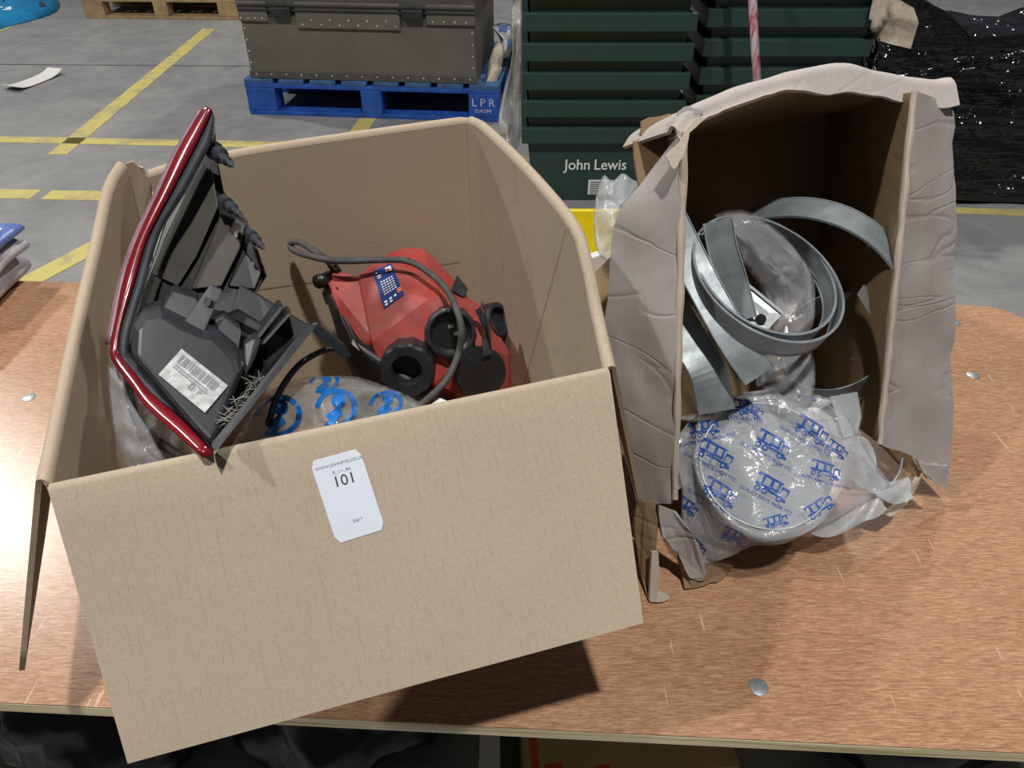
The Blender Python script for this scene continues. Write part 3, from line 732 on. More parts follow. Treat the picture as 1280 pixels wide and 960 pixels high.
# bowed top with its flap folded back over the outside
rimT = catmull([PS(848, 172, .795), PS(862, 152, .80), PS(900, 134, .812), PS(960, 114, .83), PS(1015, 100, .848), PS(1060, 93, .862), PS(1110, 104, .882), PS(1165, 112, .90), PS(1194, 110, .905)], 6)
rows = []
for k in range(11):
    t = k / 10; rows.append([p.lerp(B2(RTL.lerp(RTR, i / (len(rimT) - 1))), t) + noise.noise_vector(p * 8 + en * t) * .004 * t for i, p in enumerate(rimT)])
vs, fs = grid(rows); mesh('top_panel', vs, fs, None, box2, smooth=True, solid=.005, slots=OI)
rows = []
for k in range(9):
    a = math.pi * k / 8 * .85
    rows.append([p + en * (.010 - .010 * math.cos(a)) + ez * (.011 * math.sin(a)) + noise.noise_vector(p * 30 + V((k, 0, 0)) * .3) * .0015 for p in rimT])
last = rows[-1]
for k in range(1, 7): rows.append([p + en * .018 * k + ez * (-.002 * k) + noise.noise_vector(p * 10) * .003 for p in last])
# lip that curls down over the front edge towards the right
lip = []
for i, p in enumerate(rimT):
    f = i / (len(rimT) - 1); h = .004 + .016 * max(0, min(1, (f - .42) / .12)) + .003 * noise.noise(p * 50)
    lip.append(p - ez * h - en * .006)
rows.insert(0, lip)
vs, fs = grid(rows); mesh('top_flap', vs, fs, None, box2, smooth=True, solid=.004, slots=['rim_paper', 'rim_paper', 'old_edge'])
# left flap
nL = 26; hin = [RTL.lerp(RBL, i / nL) for i in range(nL + 1)]
OL = [(0, (840, 186)), (.06, (808, 224)), (.12, (776, 258)), (.2, (767, 290)), (.5, (757, 400)), (.72, (768, 490)), (1, (797, 628))]
rows = []
for i, h in enumerate(hin):
    t = i / nL; px = interp(t, [(a, b[0]) for a, b in OL]); py = interp(t, [(a, b[1]) for a, b in OL])
    so = (h.y * .8 + (1.2 - h.z) * .6) + .045; q = PS(px + random.uniform(-1, 1), py, so); r = []
    for j in range(11):
        u = j / 10; p = h.lerp(q, u); r.append(p + en * .006 * noise.noise(V((u * 2.2, t * 9 + u * 1.5, 1))) + en * .004 * math.copysign(1, math.sin(t * 21 + u * 2)) * .4)
    rows.append(r)
rows.append([p - ez * (.004 + .005 * abs(noise.noise(p * 70))) for p in rows[-1]])
vs, fs = grid(rows); mesh('side_flap', vs, fs, None, box2, smooth=True, solid=.005, slots=['old_out', 'old_in', 'old_edge'])
vs, fs = tube([p - en * .003 + ex * .001 + noise.noise_vector(p * 40) * .001 for p in resample([RTL + ez * .0, RBL], 60)], lambda t: .0040 + .0006 * math.sin(t * 330), 8); mesh('flap_fold', vs, fs, 'old_edge', box2)
# right flap
hin = [RTR.lerp(RBR, i / nL) for i in range(nL + 1)]; rows = []
for i, h in enumerate(hin):
    t = i / nL; px = interp(t, [(0, 1178), (.05, 1191), (.5, 1191), (1, 1187)]); py = interp(t, [(0, 128), (.05, 145), (.5, 375), (1, 598)])
    so = (h.y * .8 + (1.2 - h.z) * .6) + .05; q = PS(px, py, so); r = []
    for j in range(11):
        u = j / 10; p = h.lerp(q, u); r.append(p + en * .005 * noise.noise(V((u * 2 + 7, t * 9 - u * 1.5, 4))) + en * .0018 * math.copysign(1, math.sin(t * 23 - u * 2)))
    rows.append(r)
rows.append([p - ez * (.004 + .008 * abs(noise.noise(p * 60)) + (.012 if j > 6 else 0)) for j, p in enumerate(rows[-1])])
vs, fs = grid(rows); mesh('side_flap', vs, fs, None, box2, smooth=True, solid=.005, slots=['old_in', 'old_out', 'old_edge'])
vs, fs = tube([p - en * .003 + noise.noise_vector(p * 40) * .0012 for p in resample([RTR, RBR], 60)], lambda t: .0038 + .0006 * math.sin(t * 330), 8); mesh('flap_fold', vs, fs, 'old_edge', box2)
# torn remains
def scrap(pts, name, mat, th=.004, ext=None): return MB().poly(pts, ext or en * th).build(name, mat, box2)
def lift(p): return p if p.z > ZT + .004 else CAM + (p - CAM) * ((1.2 - ZT - .004) / (1.2 - p.z))
def ragged(pxs, s, a=2.2, k=3):
    out = []
    for i, p in enumerate(pxs):
        q = pxs[(i + 1) % len(pxs)]; sp = p[2] if len(p) > 2 else s; sq = q[2] if len(q) > 2 else s
        for j in range(k):
            t = j / k; out.append(lift(PS(p[0] + (q[0] - p[0]) * t + (random.uniform(-a, a) if j else 0), p[1] + (q[1] - p[1]) * t + (random.uniform(-a, a) if j else 0), sp + (sq - sp) * t)))
    return out
scrap(ragged([(793, 176), (803, 172), (802, 152), (838, 142), (850, 168), (846, 192), (824, 214), (800, 236)], .875), 'torn_flap', 'old_in')
scrap(ragged([(832, 195), (850, 178), (868, 150), (885, 146), (862, 166), (854, 196), (842, 212)], .785, 1.5), 'torn_paper', 'old_edge', .002)
scrap(ragged([(848, 140), (862, 132), (880, 140), (860, 162), (845, 165)], .80, 1.5), 'torn_paper', 'old_out', .002)
scrap(ragged([(740, 345, 1.03), (764, 322, 1.03), (766, 380, .98), (757, 470, .92), (748, 420, .96)], 1.0, 1), 'torn_flap', 'old_in')
scrap(ragged([(824, 632, .90), (846, 640, .90), (866, 668, .90), (884, 716, .925), (878, 726, .93), (862, 722, .925), (846, 690, .92), (828, 670, .91)], .9, 2), 'torn_flap', 'old_out')
scrap(ragged([(848, 690, .918), (862, 722, .93), (880, 716, .93), (890, 706, .935), (918, 708, .945), (905, 722, .95), (880, 732, .95), (856, 736, .945)], .93, 2), 'torn_flap', 'old_in')
scrap(ragged([(798, 628, .925), (820, 628, .91), (822, 660, .91), (818, 720, .915), (812, 752, .925), (800, 700, .935), (792, 660, .94)], .9, 1.5), 'torn_flap', 'old_in')
scrap(ragged([(815, 690, .903), (823, 690, .903), (823, 738, .915), (838, 746, .92), (830, 752, .92), (812, 752, .915)], .9, 1.2, 2), 'torn_strip', 'old_edge', .004)
scrap(ragged([(1100, 556, .96), (1140, 570, .97), (1152, 590, .98), (1140, 622, .985), (1114, 646, .975), (1090, 636, .97), (1120, 610, .985), (1130, 585, .985)], .97, 2.5), 'torn_flap', 'old_in', .005)
scrap(ragged([(1090, 636, .973), (1114, 646, .973), (1140, 622, .983), (1152, 596, .978), (1146, 600, .975), (1132, 622, .975), (1112, 638, .966)], .97, 1.5), 'torn_edge', 'old_edge', .005)
scrap(ragged([(1146, 574, .965), (1166, 580, .972), (1186, 582, .975), (1185, 606, .985), (1172, 602, .98), (1155, 592, .97)], .97, 1.5), 'torn_flap', 'old_out', .004)

# ------------------------------------------------------------------ metal bands in the worn box
def vdir(px, py): return ray(px, py).normalized()
camr = V((1, 0, 0)); camd = V((0, -.6, -.8)); camf = V((0, .8, -.6))
GB = 'galvanised bands in the worn box'
def ringthing(px, py, s, R, wd, tilt, ang, name, label, a0=0, a1=360, t=.0016, wob=.0, rolled=True, seed=0):
    c = PS(px, py, s); f = vdir(px, py); d = (camr * math.cos(ang) + camd * math.sin(ang)); ax = (f * math.cos(tilt) + d * math.sin(tilt)).normalized()
    vs, fs = band(c, ax, R, wd, t, a0, a1, 72, wob, camr, seed); root = thing(name, label, 'metal band', c, GB)
    mesh('strip', vs, fs, 'galv', root, smooth=False, bevel=.0004)
    if rolled:
        for h in (0, wd):
            v2, f2 = band(c + ax * (h - .0009), ax, R + .0008, .0018, .0032, a0, a1, 72, wob, camr, seed); mesh('rolled_edge', v2, f2, 'galv', root)
    return root
DL = math.radians(128)
ringthing(961, 345, .905, .094, .026, math.radians(42), DL, 'clamp_band', 'outer ring of galvanised strip around the polythene and the drilled bracket', wob=.03)
ringthing(958, 341, .915, .088, .026, math.radians(41), DL, 'clamp_band', 'inner ring of galvanised strip nested inside a slightly larger ring', wob=.03)
ringthing(1000, 368, 1.02, .125, .038, math.radians(-52), math.radians(115), 'clamp_band', 'galvanised band arching behind the nested rings near the back of the worn box', a0=-205, a1=40)
ringthing(1040, 425, 1.04, .075, .04, math.radians(35), math.radians(60), 'clamp_band', 'dark shaded ring at the side of the worn box near its right flap', rolled=False)
def strap(cl, wdpx, name, label, parent_label=True, twist=None, th=.0016, hook=True):
    pts = catmull([PS(*p) for p in cl], 6); rows = []
    for i, p in enumerate(pts):
        t = (pts[min(i + 1, len(pts) - 1)] - pts[max(0, i - 1)]).normalized(); v = (p - CAM).normalized(); side = t.cross(v).normalized()
        side = (side + v * (twist or 0)).normalized(); n_ = side.cross(t).normalized(); h = wdpx / 960 * (p - CAM).length / 2
        rows.append([p + side * h, p - side * h, p - side * h + n_ * th, p + side * h + n_ * th])
    vs, fs = grid(rows, True); fs += [(0, 1, 2, 3), tuple(len(vs) - 4 + k for k in (3, 2, 1, 0))]
    root = thing(name, label, 'metal strap', pts[-1], GB); mesh('strip', vs, fs, 'galv', root, bevel=.0003)
    if hook:
        for sg in (1, -1):
            e = [r[0] if sg > 0 else r[1] for r in rows]; v2, f2 = tube(e, .0011, 6); mesh('rolled_edge', v2, f2, 'galv', root)
    return root
strap([(835, 268, .93), (862, 322, .90), (895, 385, .88), (925, 435, .875), (950, 470, .88)], 40, 'steel_strap', 'long galvanised strap leaning from the worn left flap across in front of the rings', twist=.3)
strap([(838, 385, .93), (862, 425, .91), (885, 465, .90), (896, 515, .91)], 44, 'steel_strap', 'shorter galvanised strap behind the left flap pointing down at the printed bag', twist=.3)
strap([(897, 276, .90), (903, 310, .90), (915, 350, .90), (928, 400, .90)], 34, 'steel_strap', 'bright strap standing inside the left part of the nested rings', twist=-.2)
# drilled bracket
br = thing('drilled_bracket', 'flat grey bracket with a round hole lying inside the ring', 'bracket', PS(945, 395, .90))
bp = [PS(920, 346, .915), PS(978, 392, .905), PS(960, 412, .895), PS(936, 412, .90), PS(926, 390, .905)]
MB().poly(bp, vdir(945, 390) * .002).build('plate', 'bolt', br)
MB().poly([PS(920, 345, .912), PS(922, 343, .912), PS(980, 390, .902), PS(978, 393, .902)], vdir(945, 390) * .006).build('folded_edge', 'galv', br)
vs, fs = lathe(PS(951, 399, .8965), -vdir(951, 399), [(.0001, .001), (.0062, .001), (.0062, 0)], 20); mesh('hole', vs, fs, 'blackplastic', br)
vs, fs = tube([PS(905, 395, .895), PS(930, 415, .885), PS(955, 432, .88)], .006, 12); tag(mesh('steel_pin', vs, fs, 'galv', None), 'short round steel pin poking out beneath the nested rings', 'metal pin')
# film inside the ring
sheet_bag('polythene_bag', [(893, 268), (915, 262), (945, 268), (985, 300), (1014, 340), (1019, 372), (1014, 412), (985, 432), (966, 420), (962, 392), (950, 360), (930, 330), (905, 300)], (978, 345), 12, .03, 'film_grey',
          'clear polythene bag twisted inside the galvanised rings', 'plastic bag', .925, .905, 20, 24, .02)
sheet_bag('polythene_bag', [(960, 430), (1005, 432), (1018, 450), (1018, 490), (1010, 510), (970, 505), (945, 480)], (985, 470), 8, .02, 'film_grey',
          'bit of clear polythene hanging below the galvanised rings', 'plastic bag', .95, .94, 33, 24, .015)
for q, lb in (([(1038, 496, .93), (1072, 490, .95), (1077, 520, .95), (1072, 542, .94), (1055, 548, .93)], 'grey white sheet sticking up behind the printed bag'), ([(1072, 368, 1.0), (1080, 356, 1.0), (1108, 366, 1.01), (1104, 400, 1.0), (1098, 410, .99)], 'pale sheet tucked beside the right flap inside the worn box')):
    tag(MB().poly([PS(*p) for p in q], V((0, .002, -.001))).build('plastic_sheet', 'film_milky'), lb, 'plastic sheet')

# ------------------------------------------------------------------ printed parts bag lying in the torn front
dc = PS(962, 582, .895); up_ = PS(968, 494, .945); dn_ = PS(950, 672, .868); lf_ = PS(872, 582, .893); rg_ = PS(1052, 570, .90)
pb = thing('parts_bag', 'clear polythene bag printed with blue truck logos wrapped round a ring clamp', 'plastic bag', PZ(930, 690, .441))
e1 = (rg_ - lf_).normalized(); e2 = (up_ - dn_); e2 = (e2 - e1 * e2.dot(e1)).normalized(); dnm = e1.cross(e2); dnm = -dnm if dnm.z < 0 else dnm
ctr = (up_ + dn_ + lf_ + rg_) / 4; R1 = (rg_ - lf_).length / 2; R2 = (up_ - dn_).length / 2
# outline of the loose film, pixel + depth
ol = [(1060, 520, .935), (1078, 560, .94), (1112, 602, .955), (1100, 618, .955), (1060, 640, .94), (1030, 655, .925), (985, 672, .915), (948, 683, .915), (932, 688, .92), (900, 702, .935), (872, 708, .945), (862, 680, .935), (853, 640, .925), (849, 600, .925), (846, 570, .93), (848, 545, .935), (868, 522, .935), (900, 499, .945), (950, 494, .955), (1005, 489, .96), (1040, 500, .955)]
NA = 96; cl = catmull([V(p) for p in ol + [ol[0]]], 10)[:-1]
def ang_of(p): return math.atan2(-(p.y - 582), p.x - 962)
cl2 = sorted([(ang_of(p), p) for p in cl], key=lambda q: q[0])
def outline_at(a):
    for (a0, p0), (a1, p1) in zip(cl2, cl2[1:] + [(cl2[0][0] + 2 * math.pi, cl2[0][1])]):
        if a0 <= a <= a1: return p0.lerp(p1, (a - a0) / max(1e-6, a1 - a0))
    return cl2[0][1].lerp(cl2[-1][1], .5)
rows = []
def disc(a, t): return ctr + e1 * R1 * t * math.cos(a) + e2 * R2 * t * math.sin(a)
for k in range(9):
    t = max(.03, k / 8 * .98); r = []
    for i in range(NA):
        a = -math.pi + 2 * math.pi * i / NA; p = disc(a, t)
        r.append(p - dnm * .010 * (1 - t ** 2) + dnm * .010 * (noise.turbulence(p * 22, 4, False) - .5) * (1.0 if k < 8 else .3))
    rows.append(r)
for k in range(1, 11):
    t = k / 10; r = []
    for i in range(NA):
        a = -math.pi + 2 * math.pi * i / NA; q = outline_at(a); o_ = PS(q.x, q.y, q.z); p = disc(a, 1.0)
        m_ = p.lerp(o_, t) - dnm * .012 * math.sin(math.pi * t) * .6
        r.append(m_ + noise.noise_vector(m_ * 24) * .009 * math.sin(math.pi * min(1, t + .25) * .8) )
    rows.append(r)
for k in range(1, 6):
    t = 1 - k / 6; r = []
    for i in range(NA):
        a = -math.pi + 2 * math.pi * i / NA; q = rows[18][i]; b = disc(a, .2) - dnm * .045; p = b.lerp(q, t); p.z = max(p.z, ZT + .004); r.append(p)
    rows.append(r)
for r in rows:
    for p in r: p.z = max(p.z, ZT + .003)
vs, fs = grid(rows, True); fs += [tuple(range(NA))[::-1]]; mesh('film', vs, fs, 'film', pb, smooth=True)
tri = BVHTree.FromPolygons([tuple(v) for v in vs], fs)
def pdrop(p):
    d = (p - CAM).normalized(); h = tri.ray_cast(CAM, d); return (h[0] - d * .0014) if h[0] else None
def logo(cx, cy, sc, rot, skew=0):
    """truck drawn from letters: T T C with a chassis bar, wheels, cab"""
    cr, sr = math.cos(rot), math.sin(rot)
    def q(x, y): x, y = (x + skew * y) * sc * 1.38, y * sc * 1.38; return (cx + x * cr - y * sr, cy + x * sr + y * cr)
    def bar(x0, y0, x1, y1, sl=0): return quad2([q(x0 + sl, y0), q(x1 + sl, y0), q(x1, y1), q(x0, y1)], 5, .9)
    out = [bar(-26, -14, 14, -11), bar(-18, -12, -14, 2), bar(-4, -12, 0, 2), bar(-26, -14, -23, -9), bar(8, -12, 11, 2), bar(0, -1, 12, 2), bar(-26, 1, -2, 4), bar(-4, 4, 22, 7), bar(14, -9, 26, -6), bar(24, -9, 26, 1), bar(14, -9, 16, 2), bar(18, 7, 26, 11)]
    for wx in (-20, -9, 15):
        c = q(wx, 9); out.append(ring2(c[0], c[1], 3.4 * sc, 6.2 * sc, 1, 0, 360, rot, 16, .9))
    return out
lg = [(966, 556, .62, .52, .1), (895, 568, .62, .5, .1), (1015, 538, .60, .55, .1), (965, 610, .62, .5, .1), (900, 616, .62, .55, .1), (880, 536, .52, -.2, 0), (918, 508, .50, .12, 0), (1032, 588, .52, .3, .1), (940, 512, .4, .5, 0), (970, 652, .42, -.25, 0), (1025, 634, .50, -.55, 0), (918, 672, .45, .5, 0), (858, 632, .42, .6, 0), (1046, 562, .4, .6, 0), (1010, 494, .35, .1, 0), (868, 682, .42, .7, 0)]
for cx, cy, sc_, rot, sk in lg: printed(pb, pdrop, logo(cx, cy, sc_, rot, sk), 'truck_logo_print', 'blue_ink')
def tdrop(v): return pdrop(v) or v
for cx, cy, sc_, rot, sk in lg[:8]:
    dx, dy = -math.sin(rot) * 17 * sc_ * 1.6, math.cos(rot) * 17 * sc_ * 1.6; xd = camr * math.cos(rot) + camd * math.sin(rot); yd = -(camd * math.cos(rot) - camr * math.sin(rot))
    text('QUALITY PARTS FROM TTC', 'slogan_print', .0056, 'blue_ink', pb, PS(cx + dx, cy + dy, .9), xd, yd, surf=tdrop)
# ring clamp wrapped in the bag
rc = thing('clamp_band', 'ring clamp wrapped inside the bag with blue truck logos', 'metal band', ctr - dnm * .04)
vs, fs = band(ctr - dnm * .036, dnm, R1 * .93, .030, .0016, 0, 360, 72, .02); mesh('strip', vs, fs, 'galv', rc)
vs, fs = lathe(ctr - dnm * .030, dnm, [(.0001, .002), (R1 * .90, .002), (R1 * .90, 0), (.0001, 0)], 40); mesh('packing_card', vs, fs, 'pack_card', rc)
# loose folds of film beside the bag
def foldfilm(cl, wd, name, label, mat='film_milky', seed=0):
    pts = catmull([PS(*p) for p in cl], 6); rows = []
    for i, p in enumerate(pts):
        t = (pts[min(i + 1, len(pts) - 1)] - pts[max(0, i - 1)]).normalized(); s_ = t.cross(V((0, -.4, 1)) ).normalized(); h = wd / 960 * (p - CAM).length
        rows.append([p + s_ * h * (k / 5 - .5) + V((0, 0, 1)) * .007 * math.sin(k * 1.4 + i * .5 + seed) for k in range(6)])
    vs, fs = grid(rows); return tag(mesh(name, vs, fs, mat, None, smooth=True, solid=.0006), label, 'plastic sheet')
foldfilm([(1068, 555, .945), (1082, 575, .95), (1080, 600, .95), (1105, 612, .957), (1138, 608, .965)], 26, 'polythene_tail', 'curling clear film tail between the printed bag and the right flap')
foldfilm([(1000, 648, .945), (1040, 655, .945), (1075, 642, .95), (1100, 622, .955)], 24, 'polythene_tail', 'clear film edge lying under the printed bag on the table', seed=2)
vs, fs = tube(catmull([PS(1128, 572, .975), PS(1124, 590, .975), PS(1112, 608, .975)], 6), .0018, 6); tag(mesh('wire_end', vs, fs, 'bolt', None), 'thin grey wire end beside the torn bottom of the worn box', 'wire')

# ------------------------------------------------------------------ plastic bag behind the worn box, yellow bin
sheet_bag('polythene_bag', [(748, 232), (755, 219), (766, 226), (778, 217), (790, 224), (800, 232), (785, 250), (775, 270), (770, 300), (768, 325), (752, 322), (743, 300), (743, 260)], (766, 265), 12, .05, 'film_milky',
          'milky clear polythene bag hanging behind the worn box in front of the yellow bin', 'plastic bag', 1.16, 1.13, 41, 10, .05)
def crate(name, label, cat, cx, cy, z0, w_, d_, h_, wt, dt, lip, mat, group=None, lipd=.016):
    root = thing(name, label, cat, (cx, cy, z0), group)
    def ringv(a, b, z): return [V((cx - a / 2, cy - b / 2, z)), V((cx + a / 2, cy - b / 2, z)), V((cx + a / 2, cy + b / 2, z)), V((cx - a / 2, cy + b / 2, z))]
    th = .0035
    rows = [ringv(wt, dt, z0), ringv(w_, d_, z0 + h_), ringv(w_ - 2 * th, d_ - 2 * th, z0 + h_), ringv(wt - 2 * th, dt - 2 * th, z0 + th)]
    vs, fs = grid(rows, True); fs += [(3, 2, 1, 0), (12, 13, 14, 15)]; body = mesh('body', vs, fs, mat, root, bevel=.0015)
    a, b = w_ + 2 * lipd, d_ + 2 * lipd
    rows = [ringv(w_ + .0005, d_ + .0005, z0 + h_ - .006), ringv(a, b, z0 + h_ - lip), ringv(a, b, z0 + h_), ringv(w_, d_, z0 + h_ + .0)]
    rows = [ringv(a - .006, b - .006, z0 + h_ - lip), ringv(a, b, z0 + h_ - lip), ringv(a, b, z0 + h_), ringv(w_ - .004, d_ - .004, z0 + h_), ringv(w_ - .004, d_ - .004, z0 + h_ - .006), ringv(a - .006, b - .006, z0 + h_ - .006), ringv(a - .006, b - .006, z0 + h_ - lip)]
    vs, fs = grid(rows, True); mesh('rim', vs, fs, mat, root, bevel=.002)
    return root
yb = crate('yellow_bin', 'yellow plastic bin on the floor behind the two boxes', 'bin', .30, 1.86, 0, .52, .36, .285, .46, .30, .035, 'yellow_plastic')
pyk = PZ(750, 382, ZT).y
scp = [PY(734, 324, pyk), PY(752, 318, pyk), PY(764, 330, pyk), PY(766, 380, pyk), PY(738, 380, pyk)]
m = MB().poly(scp, V((0, .02, 0))); tag(m.build('paper_packet', 'paper', None, bevel=.002), 'crumpled white packet in the gap between the two boxes', 'packet')

# ------------------------------------------------------------------ totes
ORD = ['lowest', 'second', 'third', 'fourth', 'fifth', 'sixth', 'seventh']
def stack(x0, yfr, name, where, n, logo_=False):
    for i in range(n):
        lab_ = (f'{ORD[i]} dark green tote from the floor in the stack {where}' if not (logo_ and i == 0) else 'lowest dark green plastic tote with white lettering and a bar code label')
        r = crate('plastic_tote', lab_, 'tote', x0 + .2875, yfr + .19, i * .094, .543, .35, .288, .480, .30, .055, 'tote', 'nested dark green totes')
        if logo_ and i == 0:
            fy = lambda z: yfr + .19 - .15 - .025 * (z / .288) - .003
            def wp(px, py): d = ray(px, py); p = PY(px, py, yfr + .02); return V((p.x, fy(p.z), p.z))
            for w_, px_ in (('John', 722), ('Lewis', 763)): text(w_, 'brand_lettering', .058, 'white_ink', r, wp(px_, 207), V((1, 0, 0)), V((0, -.087, 1)), bold=.0006, sx=.92)
            a, b = wp(736, 226), wp(765, 245)
            t_ = MB().poly([V((a.x, fy(a.z), a.z)), V((b.x, fy(a.z), a.z)), V((b.x, fy(b.z), b.z)), V((a.x, fy(b.z), b.z))], V((0, -.001, 0))).build('bar_code_label', 'white_ink', r)
            mm = MB(); zz = a.z - .006
            while zz > b.z + .008:
                mm.add([V((a.x + .006, fy(zz) - .002, zz)), V((b.x - .006, fy(zz) - .002, zz)), V((b.x - .006, fy(zz) - .002, zz - .004)), V((a.x + .006, fy(zz) - .002, zz - .004))], [(0, 1, 2, 3)]); zz -= .009
            mm.build('bar_code', 'grey_ink', t_)
stack(.035, 2.73, 'tote', 'beside the blue pallet', 6, True)
stack(.655, 2.79, 'tote', 'beside the black wrapped load', 6)
vs, fs = tube([V((.903, 2.515, 0)), V((.775, 2.615, .6)), V((.637, 2.705, 1.25))], .0135, 14)
pl = thing('floor_pole', 'thin pole with chipped red and white paint leaning before the green totes', 'pole', (.903, 2.515, 0))
mesh('shaft', vs, fs, 'pole_paint', pl, smooth=True); vs, fs = lathe(V((.903, 2.515, 0)), V((0, 0, 1)), [(.06, 0), (.06, .006), (.018, .012), (.018, .03)], 20); mesh('base_plate', vs, fs, 'steel_dark', pl)

# ------------------------------------------------------------------ pallets
def pallet(name, label, o, xd, w_, d_, h_, mat, topmat, ntop, group=None, mats=None):
    xd = V(xd).normalized(); yd = V((-xd.y, xd.x, 0)); Mx = Matrix(((xd.x, yd.x, 0, o.x), (xd.y, yd.y, 0, o.y), (0, 0, 1, o.z), (0, 0, 0, 1)))
    r = thing(name, label, 'pallet', o); bt = .020
    bw = [.145, .10, .145]; bx = [0, w_ / 2 - .05, w_ - .145]
    for yy in (0, d_ / 2 - .05, d_ - .1):
        MB().box((0, yy, 0), (w_, yy + .1, bt), Mx).build('bottom_board', mat, r, bevel=.003)
        for x_, b_ in zip(bx, bw): MB().box((x_, yy, bt), (x_ + b_, yy + .1, h_ - 2 * bt), Mx).build('block', mat, r, bevel=.004)
        MB().box((0, yy, h_ - 2 * bt), (w_, yy + .1, h_ - bt), Mx).build('stringer_board', mat, r, bevel=.003)
    pw = w_ / ntop
    for i in range(ntop):
        wd = pw * (.80 if 0 < i < ntop - 1 else .92); x_ = 0 if i == 0 else (w_ - wd if i == ntop - 1 else i * pw + pw * .1)
        MB().box((x_, 0, h_ - bt), (x_ + wd, d_, h_), Mx).build('top_board', topmat, r, bevel=.003)
    return r, Mx
oA = PZ(313, 143, 0); oB = PZ(624, 153, 0)
bp_, Mb = pallet('wooden_pallet', 'bright blue painted pallet under the olive riveted case', oA, oB - oA, (oB - oA).length, .85, .168, 'blue_pallet', 'blue_worn', 8)
xd = (oB - oA).normalized(); yd = V((-xd.y, xd.x, 0)); WB = (oB - oA).length
text('L P R', 'stencil_lettering', .052, 'pack_white', bp_, oA + xd * (WB - .075) - yd * .001 + V((0, 0, .088)), xd, V((0, 0, 1)))
text('EUROPE', 'stencil_lettering', .022, 'pack_white', bp_, oA + xd * (WB - .075) - yd * .001 + V((0, 0, .05)), xd, V((0, 0, 1)))
oC = PZ(108, 23, 0); oD = PZ(300, 25, 0)
pallet('wooden_pallet', 'bare pale wood pallet on the floor beyond the yellow lines', oC, oD - oC, (oD - oC).length, .9, .15, 'pine', 'pine', 7)
ld = thing('wrapped_carton', 'dark wrapped load standing on the bare wood pallet', 'carton', oC + V((.5, .45, .15)))
Mw = Matrix(((1, 0, 0, oC.x), (0, 1, 0, oC.y), (0, 0, 1, .15), (0, 0, 0, 1)))
MB().box((.08, .1, .001), (1.0, .85, .5), Mw).build('load', 'case_dark', ld, bevel=.02); MB().box((.07, .09, .2), (1.01, .86, .24), Mw).build('strap', 'blackplastic', ld)

# ------------------------------------------------------------------ riveted case on the blue pallet
cs = thing('riveted_case', 'olive grey fibre transit case with bright rivets standing on the blue pallet', 'case', Mb @ V((.57, .4, .168)))
z0 = .169; cx0, cx1 = .035, 1.12; cy0, cy1 = .02, .72; zl = .455
MB().box((cx0, cy0, z0), (cx1, cy1, zl), Mb).build('case_body', 'case', cs, bevel=.006)
lidp = MB().box((cx0 - .008, cy0 - .008, zl + .004), (cx1 + .008, cy1 + .008, zl + .20), Mb).build('case_lid', 'case_dark', cs, bevel=.01)
MB().box((cx0 - .004, cy0 - .006, z0), (cx1 + .004, cy0, z0 + .034), Mb).build('bottom_trim', 'case_dark', cs, bevel=.002)
for a, b, h in ((cx0 - .002, .17, .035), (.30, .78, .06), (.90, cx1 + .002, .035)):
    MB().box((a, cy0 - .012, zl - h), (b, cy0 - .004, zl + .05), Mb).build('rim_plate', 'case', cs, bevel=.005)
for a in (.185, .79):
    MB().box((a, cy0 - .03, zl - .012), (a + .10, cy0 - .004, zl + .03), Mb).build('latch', 'steel_dark', cs, bevel=.006)
for z_ in (zl + .03, zl + .012):
    MB().box((cx0, cy0 - .018, z_), (cx1, cy0 - .006, z_ + .008), Mb).build('lid_bead', 'steel_dark', cs, bevel=.002)
mm = MB()
def rivet(x, z, y=cy0 - .0065): mm.add(*lathe(Mb @ V((x, y, z)), -(Mb.to_3x3() @ V((0, 1, 0))), [(.0045, 0), (.004, .0015), (.0001, .002)], 8))
for k in range(15): rivet(cx0 + .03 + k * (cx1 - cx0 - .06) / 14, z0 + .02)
for k in range(5):
    rivet(cx0 + .012, z0 + .07 + k * .05, cy0 - .001); rivet(cx1 - .015, z0 + .07 + k * .05, cy0 - .001)
for k in range(11): rivet(.33 + .043 * k, zl - (.022 if k % 2 else .042), cy0 - .013)
for k in range(4): rivet(.045 + .033 * k, zl - .02, cy0 - .013); rivet(.93 + .05 * k, zl - .02, cy0 - .013)
mm.build('rivets', 'rivet', cs, kind='stuff')
# brown wrapped carton, sack and film at the end of the pallet
bc = thing('brown_carton', 'brown wrapped carton standing past the end of the riveted case', 'carton', Mb @ V((1.25, .7, 0)))
MB().box((1.245, .46, 0), (1.39, .9, .62), Mb).build('carton_body', 'old_in', bc, bevel=.01)
MB().box((1.24, .60, 0), (1.395, .66, .623), Mb).build('carton_tape', 'core', bc)
ps = [(612, 28), (640, 30), (641, 58), (634, 72), (624, 70), (618, 50)]
rt, dr = sheet_bag('blue_white_sack', [(614, 32), (628, 29), (640, 33), (641, 56), (635, 70), (622, 73), (626, 52)], (631, 50), 8, .05, 'pack_white', 'small blue and white plastic sack hung beside the brown carton', 'sack', 3.72, 3.66, 5, 6, .05)
printed(rt, dr, [quad2([(622, 31), (640, 31), (640, 40), (624, 40)], 6, 3.6), quad2([(634, 50), (641, 47), (641, 58), (634, 64)], 6, 3.6)], 'blue_print', 'pack_blue')
sheet_bag('stretch_film', [(606, 108), (612, 70), (622, 52), (630, 60), (626, 90), (618, 108)], (617, 85), 6, .04, 'beige_paper', 'pale dusty paper sheet slumped on the end of the blue pallet', 'paper', 3.62, 3.58, 2, 8, .03)
